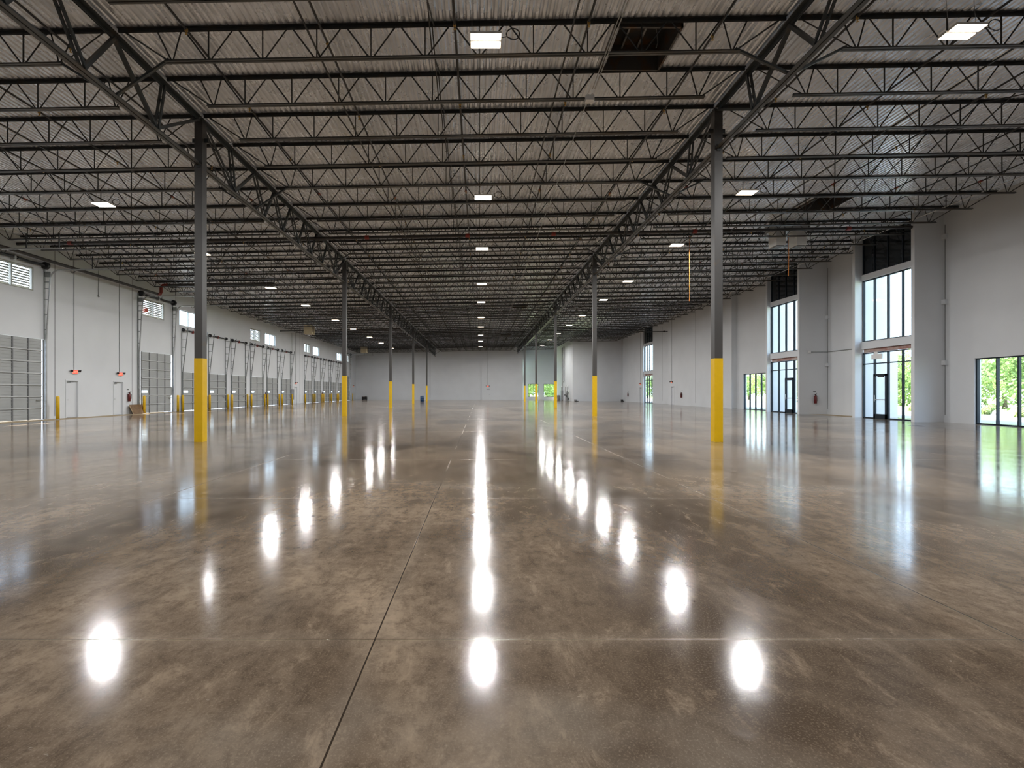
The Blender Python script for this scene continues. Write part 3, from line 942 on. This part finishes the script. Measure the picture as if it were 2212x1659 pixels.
# ------------------------------------------------------------------ bar joists
def joist_mesh(L, end_l, end_r):
    """parts of one joist of length L in local X, top chord middle at z = SL*x"""
    D = 0.70
    def P_(xx, dz): return (xx, 0, SL * xx + dz)
    top, bot, web = MB(), MB(), MB()
    for s in (-1, 1):
        y = s * 0.036
        top.bar((0.1, y, SL * 0.1 + 0.034), (L - 0.1, y, SL * (L - 0.1) + 0.034), 0.052, 0.010)
        top.bar((0.1, s * 0.013, SL * 0.1 - 0.006), (L - 0.1, s * 0.013, SL * (L - 0.1) - 0.006), 0.007, 0.070)
    a, b = end_l, L - end_r
    for s in (-1, 1):
        y = s * 0.036
        bot.bar(P_(a, -D - 0.030)[:1] + (y,) + P_(a, -D - 0.030)[2:], P_(b, -D - 0.030)[:1] + (y,) + P_(b, -D - 0.030)[2:], 0.050, 0.010)
        bot.bar((a, s * 0.013, SL * a - D + 0.0), (b, s * 0.013, SL * b - D + 0.0), 0.007, 0.055)
    c = L / 2
    h = 1.22
    zt, zb = 0.0, -D + 0.005
    r = 0.026
    tops = [c + h * k for k in range(-4, 5)]
    bots = [c + h * (k + 0.5) for k in range(-5, 5)]
    for q in tops:
        for s in (-1, 1):
            web.bar(P_(q + s * 0.045, zt), P_(q + s * h / 2 - s * 0.05, zb), r, r, rot=math.pi / 4)
    verts = []
    for q in bots: verts.append((q, q))
    # end panels
    for s in (-1, 1):
        e = c + s * h * 4.5
        e1 = c + s * 6.08
        e2 = c + s * 6.32
        web.bar(P_(e + s * 0.04, zb), P_(e1 - s * 0.03, zt), r, r, rot=math.pi / 4)
        web.bar(P_(e1 + s * 0.02, zt), P_(e2 - s * 0.03, zb), r, r, rot=math.pi / 4)
        web.bar(P_(e2, zb), P_(c + s * 6.66, zt), r, r, rot=math.pi / 4)
        web.bar(P_(e2 + s * 0.1, zb + 0.02), P_(c + s * (L / 2 - 0.2), zt), r, r, rot=math.pi / 4)
    vb = MB().bar((0, 0, SL * 0 + zt), (0, 0, zb), 0.024, 0.024, up=(1, 0, 0))
    return top, bot, web, bots, vb

SPANS = [(XW, XL, 'dock side aisle', 1.15), (XL, XR, 'centre aisle', 1.15), (XR, 22.6, 'window side aisle', 1.15)]
KROOM = 37                      # from here on the window side joists stop at the corner room
def joist_label(where, k):
    r, n = divmod(k, 9)
    pair = ORD[r + 1] if 0 <= r else ''
    if k < 0:
        return 'dark steel bar joist over the %s, %s before the first column pair' % (where, ORD[-k])
    if r >= 5:
        return 'dark steel bar joist over the %s, %s past the fifth column pair' % (where, ORD[k - 36] if k - 36 < 14 else 'last')
    if n == 0:
        return 'dark steel bar joist over the %s, directly at the %s column pair' % (where, pair)
    return 'dark steel bar joist over the %s, %s past the %s column pair' % (where, ORD[n], pair)
vmesh = None
for xa, xb, where, e in SPANS:
    L = xb - xa
    top, bot, web, bots, vb = joist_mesh(L, e, e)
    near0 = None
    for k in range(-4, KROOM if xa == XR else 45):
        y = Y1 + JS * k
        z = zc(xa)
        lab = joist_label(where, k)
        if near0 is None:
            t = empty('bar_joist', (xa, y, z), lab, 'joist', 'bar joists over the ' + where, kind='thing')
            top.build('top_chord', M['joist'], t)
            bot.build('bottom_chord', M['chord'], t)
            web.build('web', M['joist'], t)
            for q in bots:
                if vmesh is None:
                    o = vb.build('vertical_strut', M['joist'], t); vmesh = o.data
                else:
                    o = bpy.data.objects.new('vertical_strut', vmesh); COL.objects.link(o); o.parent = t
                o.location = (q, 0, SL * q)
            near0 = t
            far0 = None
        elif k <= 9:
            dup(near0, (xa, y, z), lab)
        else:
            if far0 is None:
                far0 = empty('bar_joist', (xa, y, z), lab, 'joist', 'bar joists over the ' + where, kind='thing')
                for ch in near0.children:
                    if ch.name.startswith(('top_chord', 'bottom_chord')): dup(ch, parent=far0)
                m = MB(); m.v, m.f = list(web.v), list(web.f)
                for q in bots:
                    m.bar((q, 0, SL * q), (q, 0, SL * q - 0.695), 0.024, 0.024, up=(1, 0, 0))
                m.build('web', M['joist'], far0)
            else:
                dup(far0, (xa, y, z), lab)

base = None
for k in range(KROOM, 45):
    L = 14.7 - XR
    loc = (XR, Y1 + JS * k, zc(XR))
    lab = joist_label('window side aisle', k)
    if base is None:
        base = empty('bar_joist', loc, lab, 'joist', 'bar joists over the window side aisle', kind='thing')
        MB().bar((0.1, 0, 0.0), (L - 0.02, 0, SL * L), 0.12, 0.07).build('top_chord', M['joist'], base)
        MB().bar((1.15, 0, -0.70), (L - 1.15, 0, -0.70 + SL * L), 0.12, 0.06).build('bottom_chord', M['chord'], base)
        m = MB()
        q = 1.15
        while q < L - 1.2:
            m.bar((q, 0, -0.7 + SL * q), (q + 0.58, 0, SL * q), 0.026, 0.026).bar((q + 0.64, 0, SL * q), (min(q + 1.2, L - 1.2), 0, -0.7 + SL * q), 0.026, 0.026)
            q += 1.22
        m.bar((0.2, 0, 0), (1.2, 0, -0.68), 0.026, 0.026).bar((L - 0.1, 0, SL * L), (L - 1.2, 0, -0.68 + SL * L), 0.026, 0.026)
        m.build('web', M['joist'], base)
    else:
        dup(base, loc, lab)

# bridging rods running along the hall under the joists
def bridging(x, z, label):
    t = MB().bar((x, 2.0, z), (x, YB - 0.3, z), 0.032, 0.032).build('joist_bridging', M['joist'])
    tag(t, label, 'bridging', 'bridging angles along the joists', kind='thing')
for x, dz, lab in ((1.95, -0.66, 'long thin bridging angle over the centre aisle, right of the middle lights'),
                   (-3.6, -0.66, 'long thin bridging angle over the centre aisle, left of the middle lights'),
                   (-18.3, -0.66, 'long thin bridging angle over the dock side aisle, nearer the dock wall'),
                   (-13.2, -0.66, 'long thin bridging angle over the dock side aisle, nearer the columns'),
                   (12.2, -0.66, 'long thin bridging angle over the window side aisle, nearer the columns'),
                   (17.3, -0.66, 'long thin bridging angle over the window side aisle, nearer the windows')):
    bridging(x, zc(x) + dz, lab)
# diagonal cross bridging near the middle of each aisle
for xm, where in ((-15.8, 'dock side aisle'), (-1.05, 'centre aisle'), (14.8, 'window side aisle')):
    x0 = None
    for k in range(-4, 12):
        y = Y1 + JS * k
        lab = 'crossed bridging rods over the %s, ' % where + ('%s joist space before the first columns' % ORD[-k] if k < 0 else '%s joist space past the first columns' % ORD[k + 1])
        if x0 is None:
            t = empty('cross_bridging', (xm, y, zc(xm)), lab, 'bridging', 'crossed bridging over the ' + where, kind='thing')
            MB().bar((-0.02, 0.03, -0.03), (-0.02, JS - 0.03, -0.67), 0.026, 0.026).build('brace_rod', M['joist'], t)
            MB().bar((0.02, 0.03, -0.67), (0.02, JS - 0.03, -0.03), 0.026, 0.026).build('brace_rod', M['joist'], t)
            x0 = t
        else:
            dup(x0, (xm, y, zc(xm)), lab)

# ------------------------------------------------------------------ sprinkler pipes
def side(x):
    return 'dock side aisle' if x < XL else ('centre aisle' if x < XR else 'window side aisle')
cnt = {}
bx = [-21.2 + 2.95 * k for k in range(15)]
head = None
for x in bx:
    s = side(x)
    cnt[s] = cnt.get(s, 0) + 1
    z = zc(x) - 0.20
    t = empty('sprinkler_line', (x, 1.0, z), 'black sprinkler branch pipe over the %s, %s from the dock side' % (s, ORD[cnt[s]]), 'sprinkler pipe', 'sprinkler branch pipes under the roof', kind='thing')
    MB().tube([(0, 0, 0), (0, (YB if x < 14 else 79.4) - 1.6, 0)], 0.027, 8).build('pipe', M['pipe'], t)
    for k in range(0, 12):
        y = Y1 + (k - 3) * 3.05 - 0.75 - 1.0 + (0.5 if int(x) % 2 else 0)
        if head is None:
            o = MB().lathe([(0.012, -0.10), (0.03, -0.095), (0.012, -0.08), (0.018, -0.03), (0.034, -0.028), (0.034, 0.03)], n=8).build('sprinkler_head', M['brass'], t)
            head = o.data
        else:
            o = bpy.data.objects.new('sprinkler_head', head); COL.objects.link(o); o.parent = t
        o.location = (0, y, -0.01)
        if k % 4 == 1:
            MB().tube([(0, y - 0.09, 0), (0, y + 0.09, 0)], 0.042, 8).build('pipe_coupling', M['redpipe'], t)
t = empty('sprinkler_main', (0, 24.6, 9.12), 'thick black sprinkler main crossing the whole hall past the first columns', 'sprinkler pipe', kind='thing')
MB().tube([(-22.6, 0, -0.42), (21.1, 0, 0.40)], 0.075, 12).build('pipe', M['pipe'], t)
for x in (-20, -13.5, -5.5, -0.6, 3.6, 10.5, 18.0):
    MB().tube([(x - 0.1, 0, x * SL), (x + 0.1, 0, x * SL)], 0.10, 12).build('pipe_coupling', M['redpipe'], t)
t = empty('dock_wall_main', (-22.6, 20.0, 8.35), 'long dark pipe along the top of the dock wall ending in a red elbow', 'sprinkler pipe', kind='thing')
MB().tube([(0, -20, 0), (0, 15.3, 0)], 0.085, 12).build('pipe', M['pipe'], t)
MB().tube([(0, 15.3, 0), (0, 15.6, 0.02), (0, 15.72, 0.2), (0, 15.72, 0.55), (0.15, 15.72, 0.7), (0.5, 15.72, 0.72)], 0.105, 12).build('elbow', M['redpipe'], t)
MB().tube([(0.5, 15.72, 0.72), (8, 15.72, 0.85)], 0.075, 10).build('cross_pipe', M['pipe'], t)
MB().tube([(0, -1, 0.08), (0, -1, 0.9)], 0.012, 6).tube([(0, 8, 0.08), (0, 8, 0.9)], 0.012, 6).build('hanger_rod', M['galv'], t)
t = MB().tube([(-22.9, 58.0, 8.5), (-8.0, 58.0, 8.75)], 0.06, 10).tube([(-22.95, 58.0, 8.5), (-22.85, 58, 8.5)], 0.10, 10).build('drain_pipe', M['pipe'])
tag(t, 'black capped pipe reaching in from the dock wall over the sixth dock door', 'pipe', kind='thing')
t = MB().tube([(22.62, 60.6, 8.75), (19.0, 60.6, 8.7)], 0.05, 10).tube([(22.25, 60.6, 8.75), (22.1, 60.6, 8.75)], 0.10, 10).build('drain_pipe', M['pipe'])
tag(t, 'black capped pipe high on the right wall near the farthest glazed entrance', 'pipe', kind='thing')

# conduits
t = empty('conduit_run', (2.85, 3, 9.0), 'pair of bright conduits over the centre aisle ending in a junction box', 'conduit', kind='thing')
for dx in (-0.03, 0.03):
    MB().tube([(dx, 0, 0.05), (dx, 9.6, 0.05)], 0.013, 6).build('conduit', M['galv'], t)
MB().tube([(-0.05, 10.2, 0.05), (0.0, 60, 0.05)], 0.012, 6).build('conduit', M['galv'], t)
MB().box(-0.12, 0.1, 9.95, 10.12, -0.02, 0.12).build('junction_box', M['white'], t)
t = MB().tube([(20.6, 2, 9.66), (20.6, 78, 9.66)], 0.02, 6).build('conduit_run', M['white'])
tag(t, 'thin bright conduit along the top of the window wall', 'conduit', kind='thing')
t = empty('conduit_run', (22.8, 33.05, 4.1), 'thin horizontal conduit with end box in the alcove between the glazed entrances', 'conduit', kind='thing')
MB().tube([(0.0, -4.0, 0), (0.0, 0, 0), (-1.1, 0, 0)], 0.018, 6).build('conduit', M['track'], t)
MB().box(-1.25, -1.1, -0.06, 0.03, -0.08, 0.08).build('junction_box', M['white'], t)
t = empty('wall_hook', (XW + 0.03, 30.75, 7.3), 'short dark cord with a hook high above the two walk doors', 'hook', kind='thing')
MB().tube([(0, 0, 0.1), (0, 0, 1.7)], 0.014, 6).build('cord', M['track'], t)
MB().tube([(0, 0, 0.1), (0, -0.03, 0.02), (0, 0.02, -0.03), (0, 0.06, 0.02)], 0.025, 6).build('hook', M['track'], t)
t = MB().box(XW, XW + 0.14, 35.0, 35.18, 7.05, 7.28).tube([(XW + 0.03, 35.1, 7.28), (XW + 0.03, 34.95, 7.6), (XW + 0.03, 34.95, 8.0)], 0.012, 6).build('alarm_box', M['redbox'])
tag(t, 'small orange red alarm box on the louver over the plywood-side door', 'alarm box', kind='thing')

# ------------------------------------------------------------------ high bay lights
LAMP_DATA = []
def high_bay(x, y, z, label):
    t = empty('high_bay_light', (x, y, z), label, 'ceiling light', 'LED high bay lights', kind='thing')
    hb = MB()
    for s in (-1, 1):
        hb.box(-0.33, 0.33, s * 0.125 - 0.1, s * 0.125 + 0.1, 0.0, 0.05)
    hb.box(-0.2, 0.2, -0.06, 0.06, 0.05, 0.11)
    hb.build('housing', M['white'], t)
    for s in (-1, 1):
        MB().box(-0.315, 0.315, s * 0.125 - 0.097, s * 0.125 + 0.097, -0.012, 0.0).build('lens', M['lens'], t)
    if not LAMP_DATA:
        ld = bpy.data.lights.new('high_bay_lamp', 'AREA')
        ld.shape = 'RECTANGLE'; ld.size = 0.63; ld.size_y = 0.19
        ld.energy = LAMP_W / 2; ld.color = (1.0, 0.98, 0.96); ld.spread = math.radians(180)
        LAMP_DATA.append(ld)
    for s in (-1, 1):
        lo = bpy.data.objects.new('high_bay_lamp', LAMP_DATA[0]); COL.objects.link(lo)
        lo.parent = t; lo.location = (0, s * 0.125, -0.02)
    hz = zd(x) - z - 0.006
    for s in (-1, 1): MB().tube([(s * 0.3, 0, 0.05), (s * 0.3, 0.06, hz)], 0.004, 5).build('hanging_wire', M['galv'], t)
    cc = MB()
    cc.tube([(0.58 + 0.14 * math.cos(a * math.pi / 8), -0.12, 0.06 + 0.12 * math.sin(a * math.pi / 8)) for a in range(17)], 0.012, 6)
    cc.tube([(0.3, 0.0, 0.06), (0.45, -0.1, 0.02), (0.6, -0.12, -0.06)], 0.008, 5)
    cc.build('cable_coil', M['black'], t)
    return t
LY = [3.6, 10.85, 19.6, 26.6, 35.3, 42.4, 51.1, 58.4, 66.9, 74.8, 83.8]  # nearest row is unseen, added out of view to light the foreground
h0 = None
for x, row in ((-14.64, 'dock side'), (0.13, 'middle'), (10.4, 'window side')):
    for i, y in enumerate(LY):
        z = zc(x) - 0.725
        n = i if i < 13 else i
        lab = 'lit LED high bay light, %s in the %s row' % (ORD[n], row) if i else 'added unseen LED high bay light overhead in the %s row, before the first' % row
        if h0 is None: h0 = high_bay(x, y, z, lab)
        else: dup(h0, (x, y, z), lab)

# ------------------------------------------------------------------ heaters and small things up high
def heater(x, y, z, label):
    t = empty('unit_heater', (x, y, z), label, 'heater', 'beige unit heaters by the dock wall', kind='thing')
    MB().box(-0.45, 0.4, -0.45, 0.45, 0.0, 1.0).build('cabinet', M['beige'], t)
    f = MB()
    f.box(0.4, 0.5, -0.47, -0.40, 0.0, 1.0).box(0.4, 0.5, 0.40, 0.47, 0.0, 1.0).box(0.4, 0.5, -0.4, 0.4, 0.93, 1.0).box(0.4, 0.5, -0.4, 0.4, 0.0, 0.07)
    f.build('outlet_frame', M['beige'], t)
    s = MB()
    for k in range(5): s.bar((0.45, -0.4, 0.18 + 0.16 * k), (0.45, 0.4, 0.18 + 0.16 * k), 0.08, 0.012, up=(0.5, 0, 0.8))
    s.build('vanes', M['galv'], t)
    r = MB()
    for a, b in ((-0.35, -0.35), (0.3, -0.35), (-0.35, 0.35), (0.3, 0.35)): r.tube([(a, b, 1.0), (a, b, zd(x) - z - 0.05)], 0.012, 6)
    r.build('hanger_rod', M['galv'], t)
    MB().tube([(0, 0, 0), (0, 0, -0.18)], 0.04, 8).build('gas_stub', M['galv'], t)
heater(-19.5, 57.5, 8.05, 'beige unit heater hanging over the near group of dock doors')
heater(-19.3, 84.0, 8.05, 'beige unit heater hanging near the farthest drive-in door')
t = empty('roof_unit_drop', (15.8, 25.9, 8.84), 'white two-legged air duct drop under the deck on the right', 'air duct', kind='thing')
MB().box(-0.9, 0.9, -0.45, 0.45, 0.85, 1.22).build('plenum', M['galv'], t)
for a in (-0.75, 0.3):
    o = MB().box(a, a + 0.48, -0.35, 0.35, 0.1, 0.85).build('duct_leg', M['white'], t)
    MB().box(a + 0.05, a + 0.43, -0.3, 0.3, 0.06, 0.1).build('grille', M['stile'], o)
for i, (x, y, z0, z1) in enumerate(((16.3, 26.6, 7.6, 9.6), (11.4, 27.4, 6.4, 7.0))):
    t = MB().tube([(x, y, z0), (x + 0.02, y, (z0 + z1) / 2), (x, y, zd(x) - 0.004)], 0.015, 6).build('hanging_strap', M['orange'])
    tag(t, ['thin orange strap hanging beside the white duct drop', 'thin orange strap hanging behind the near right column'][i], 'strap', kind='thing')

# ------------------------------------------------------------------ small things on walls and floor
def extinguisher(loc, rz, label):
    t = empty('fire_extinguisher', loc, label, 'fire extinguisher', 'wall hung fire extinguishers', kind='thing', rz=rz)
    MB().lathe([(0.07, 0.0), (0.085, 0.02), (0.085, 0.42), (0.06, 0.49), (0.025, 0.52), (0.025, 0.56)], c=(0.10, 0, 0), n=14).build('cylinder', M['red'], t, smooth=True)
    MB().box(0.04, 0.16, -0.02, 0.02, 0.56, 0.60).bar((0.1, 0, 0.6), (0.22, 0, 0.66), 0.03, 0.015).build('valve_handle', M['black'], t)
    MB().tube([(0.12, 0.02, 0.55), (0.16, 0.11, 0.45), (0.14, 0.11, 0.15)], 0.016, 6).build('hose', M['black'], t)
    MB().box(0.0, 0.016, -0.05, 0.05, 0.1, 0.5).build('bracket', M['galv'], t)
    MB().box(0.0, 0.008, -0.09, 0.09, 0.76, 0.80).build('sign_strip', M['black'], t)
    return t
extinguisher((XW, 33.35, 0.85), 0, 'fire extinguisher above the leaning plywood sheet')
extinguisher((22.0, 33.1, 0.72), -math.pi / 2, 'red fire extinguisher right of the second glazed entrance')
extinguisher((22.1, 55.0, 0.85), math.pi, 'fire extinguisher on the forward right wall')
extinguisher((22.6, 76.5, 0.8), math.pi, 'small fire extinguisher near the far right corner')
extinguisher((XW, 54.55, 0.8), 0, 'fire extinguisher between the fourth and fifth near dock doors')
extinguisher((XW, 74.2, 0.8), 0, 'fire extinguisher between the second and third far dock doors')

t = empty('plywood_sheet', (XW + 0.1, 33.3, 0), 'brown plywood sheet leaning on the wall under the extinguisher', 'plywood sheet', kind='thing')
MB().bar((0.33, 0.62, 0.0), (0.03, 0.62, 0.62), 1.25, 0.03, up=(1, 0, 0.5)).build('panel', M['wood'], t)
MB().bar((0.33, -0.015, 0.0), (0.03, -0.015, 0.62), 0.02, 0.034, up=(1, 0, 0.5)).build('bare_edge', M['woodedge'], t)

t = empty('electrical_panel', (XW, 61.95, 0.55), 'grey electrical panel past the sixth dock door', 'electrical panel', kind='thing')
MB().box(0, 0.14, 0, 0.9, 0, 1.25).build('cabinet', M['panelgrey'], t)
MB().box(0.14, 0.155, 0.04, 0.86, 0.04, 1.21).build('cover', M['panelgrey'], t)
MB().tube([(0.06, 0.2, 1.25), (0.06, 0.2, 8.2)], 0.02, 6).tube([(0.06, 0.6, 1.25), (0.06, 0.6, 8.2)], 0.02, 6).build('conduit', M['galv'], t)

t = empty('plastic_drum', (-8.85, 77.4, 0), 'blue plastic drum beside the fifth left column', 'drum', kind='thing')
MB().lathe([(0.26, 0), (0.285, 0.03), (0.285, 0.3), (0.295, 0.32), (0.285, 0.34), (0.285, 0.56), (0.295, 0.58), (0.285, 0.6), (0.28, 0.86), (0.26, 0.9)], n=20).build('body', M['blue'], t, smooth=True)
MB().lathe([(0.05, 0.9), (0.05, 0.92)], c=(0.12, 0.1, 0), n=10).build('bung', M['black'], t)
t = empty('black_crate', (-21.4, 93.6, 0), 'black box-like crate on the floor by the far left wall', 'crate', kind='thing')
MB().box(-0.45, 0.45, -0.3, 0.3, 0.08, 0.62).build('body', M['black'], t)
MB().bar((-0.2, -0.3, 0.55), (0.5, -0.3, 0.7), 0.1, 0.04).build('lid', M['wood'], t)
f = MB()
for a in (-0.35, 0.35): f.box(a - 0.05, a + 0.05, -0.25, 0.25, 0.0, 0.08)
f.build('runner', M['black'], t)
t = empty('waste_bin', (14.3, 91.5, 0), 'grey bin standing by the far corner room', 'bin', kind='thing')
MB().lathe([(0.24, 0.06), (0.30, 0.7), (0.32, 0.72), (0.32, 0.85), (0.1, 0.92)], n=14).build('body', M['panelgrey'], t)
MB().lathe([(0.38, 0), (0.38, 0.06)], n=14).build('base', M['black'], t)
t = empty('riser_panel', (14.7, 89.3, 0), 'grey conduit riser with a cabinet on the corner room side', 'riser', kind='thing')
MB().box(-0.25, 0, -0.6, 0.6, 0.1, 1.75).build('cabinet', M['panelgrey'], t)
MB().box(-0.12, 0, -0.2, 0.2, 1.75, 9.3).build('riser_pipe', M['galv'], t)
t = empty('roof_drain_pipe', (14.6, 87.5, 3.3), 'white roof drain pipe ending halfway down the corner room', 'pipe', kind='thing')
MB().tube([(0, 0, 6.1), (0, 0, 0.15), (-0.05, 0, 0), (-0.2, 0, -0.05)], 0.10, 10).build('pipe', M['galv'], t)
t = empty('fire_riser', (14.7, 82.9, 0), 'black valve assembly on the corner room wall between yellow-white guards', 'valve', kind='thing')
MB().tube([(-0.3, 0.2, 0.0), (-0.3, 0.2, 1.3), (0.0, 0.2, 1.3)], 0.09, 10).build('pipe', M['pipe'], t)
MB().tube([(-0.3, 0.2, 0.75), (-0.75, -0.4, 1.0)], 0.12, 10).tube([(-0.3, 0.2, 0.8), (-0.2, 0.5, 1.6)], 0.10, 10).tube([(-0.3, 0.2, 0.8), (-0.25, -0.4, 0.3)], 0.15, 10).build('valve_body', M['black'], t)
MB().box(-0.04, 0.0, -0.6, 0.8, 0.1, 1.9).build('backboard', M['white'], t)
g0 = None
for y, lab in ((86.0, 'white capped guard post left of the valve assembly'), (82.0, 'white capped guard post right of the valve assembly'), (80.2, 'white capped guard post at the corner room edge')):
    if g0 is None:
        t = empty('guard_post', (14.0, y, 0), lab, 'guard post', 'guard posts at the corner room', kind='thing')
        MB().tube([(0, 0, 0), (0, 0, 2.35)], 0.08, 10).build('post', M['panelgrey'], t)
        MB().lathe([(0.11, 2.35), (0.11, 2.5), (0.05, 2.55)], n=10).build('cap', M['white'], t)
        g0 = t
    else: dup(g0, (14.0, y, 0), lab)
for x, y, lab, sz in ((15.1, 79.2, 'small grey box on the floor at the corner room', 0.3), (22.3, 78.9, 'small dark box on the floor in the far right corner', 0.2)):
    t = empty('floor_box', (x, y, 0), lab, 'box', kind='thing')
    MB().box(-sz * 0.8, sz * 0.6, -0.15, 0.15, 0, 0.32).build('body', M['panelgrey'] if sz > 0.25 else M['black'], t)
    MB().box(-sz * 0.4, sz * 1.3, -0.2, -0.15, 0, 0.08).build('foot', M['black'], t)
t = MB().lathe([(0.0, 0.0), (0.3, 0.0), (0.3, 0.004), (0.0, 0.004)], c=(18.9, 21.8, 0), n=20).build('floor_cleanout', M['pipe'])
tag(t, 'flat round rusty cleanout cover in the floor by the nearest glazed entrance', 'floor cover', kind='thing')

# ------------------------------------------------------------------ trees and shrubs outside
def crown_mesh(name, mat, seed, rx, rz, zc_, n, lobes):
    rnd = random.Random(seed)
    mb = MB()
    ls = []
    for k in range(lobes):
        a = rnd.uniform(0, 6.283); rr = rnd.uniform(0.2, 0.72) * rx
        ls.append((rr * math.cos(a), rr * math.sin(a), zc_ + rnd.uniform(-0.85, 0.72) * rz, rnd.uniform(0.35, 0.55)))
    for i in range(n):
        lx, ly, lz, lr = ls[i % lobes]
        u, v = rnd.uniform(-1, 1), rnd.uniform(0, 6.283)
        s = math.sqrt(1 - u * u)
        rad = rnd.uniform(0.75, 1.05)
        p = Vector((lx + s * math.cos(v) * lr * rx * rad, ly + s * math.sin(v) * lr * rx * rad, lz + u * lr * rz * rad))
        nrm = (Vector((s * math.cos(v), s * math.sin(v), u)) + Vector((rnd.uniform(-1, 1), rnd.uniform(-1, 1), rnd.uniform(-1, 1))) * 0.7).normalized()
        a = nrm.orthogonal().normalized(); b = nrm.cross(a)
        q = rnd.uniform(0.10, 0.22)
        mb.quad(p - a * q, p - b * q * 0.55, p + a * q, p + b * q * 0.55)
    me = bpy.data.meshes.new(name)
    me.from_pydata(mb.v, [], mb.f); me.materials.append(mat); me.update()
    return me
CR = [crown_mesh('crown', M['leaf'], 1, 3.4, 3.0, 3.3, 4200, 15), crown_mesh('crown', M['leaf_pale'], 2, 3.1, 3.2, 3.3, 4200, 14), crown_mesh('crown', M['leaf'], 3, 2.8, 3.3, 3.4, 3800, 13)]
def trunk_mesh(seed):
    rnd = random.Random(seed)
    mb = MB()
    mb.tube([(0, 0, -0.2), (0.05, 0, 1.2), (0.1, 0.08, 2.6), (0.05, 0.1, 4.8)], [0.19, 0.15, 0.12, 0.04], 8)
    for k in range(5):
        a = rnd.uniform(0, 6.28); z = rnd.uniform(1.6, 3.2); r = rnd.uniform(1.2, 2.1)
        mb.tube([(0.06, 0.03, z), (r * 0.5 * math.cos(a), r * 0.5 * math.sin(a), z + 0.8), (r * math.cos(a), r * math.sin(a), z + 1.9)], [0.08, 0.055, 0.02], 6)
    me = bpy.data.meshes.new('trunk')
    me.from_pydata(mb.v, [], mb.f); me.materials.append(M['bark']); me.update()
    return me
TR = [trunk_mesh(1), trunk_mesh(2), trunk_mesh(3)]
def tree(x, y, k, s, rz, label, group):
    t = empty('leafy_tree', (x, y, -0.08), label, 'tree', group, kind='thing', rz=rz)
    t.scale = (s, s, s)
    for nm, me in (('crown', CR[k]), ('trunk', TR[k])):
        o = bpy.data.objects.new(nm, me); COL.objects.link(o); o.parent = t
rnd = random.Random(11)
TREES = [(45.5, 41.5), (48.5, 46.5), (44.5, 49), (49, 53), (46.5, 58), (51, 62), (48, 66.5), (50.5, 71), (47.5, 76), (52, 80), (49.5, 86), (54, 91), (50, 97), (55, 103), (51, 110), (56, 118), (50, 126), (44, 132), (53, 138), (46, 146)]
for i, (x, y) in enumerate(TREES):
    where = 'the window at the right edge of the photo' if y < 47 else ('the nearest glazed entrance' if y < 68 else ('the second glazed entrance' if y < 84 else ('the four pane window' if y < 104 else 'the farthest glazed entrance')))
    tree(x, y, i % 3, rnd.uniform(0.92, 1.12), rnd.uniform(0, 6.28), 'green leafy tree outside %s' % where, 'trees seen through %s' % where)
for i, (x, y) in enumerate([(10.5, 114), (15.0, 112.5), (19.5, 116), (12.0, 122), (18, 124), (5, 118)]):
    tree(x, y, (i + 1) % 3, rnd.uniform(0.95, 1.15), rnd.uniform(0, 6.28), 'green leafy tree outside the two low far windows', 'trees seen through the low far windows')
sm = crown_mesh('foliage', M['leaf_pale'], 9, 0.5, 0.35, 0.3, 320, 6)
for i, (x, y) in enumerate([(32.5, 33.6), (34.5, 34.2), (36.0, 35.6), (33.0, 30.5), (35.0, 40.5)]):
    o = bpy.data.objects.new('small_shrub', sm); COL.objects.link(o); o.location = (x, y, -0.05)
    tag(o, 'small green shrub on the paving edge outside the right window', 'shrub', 'small shrubs outside the right window', kind='thing')
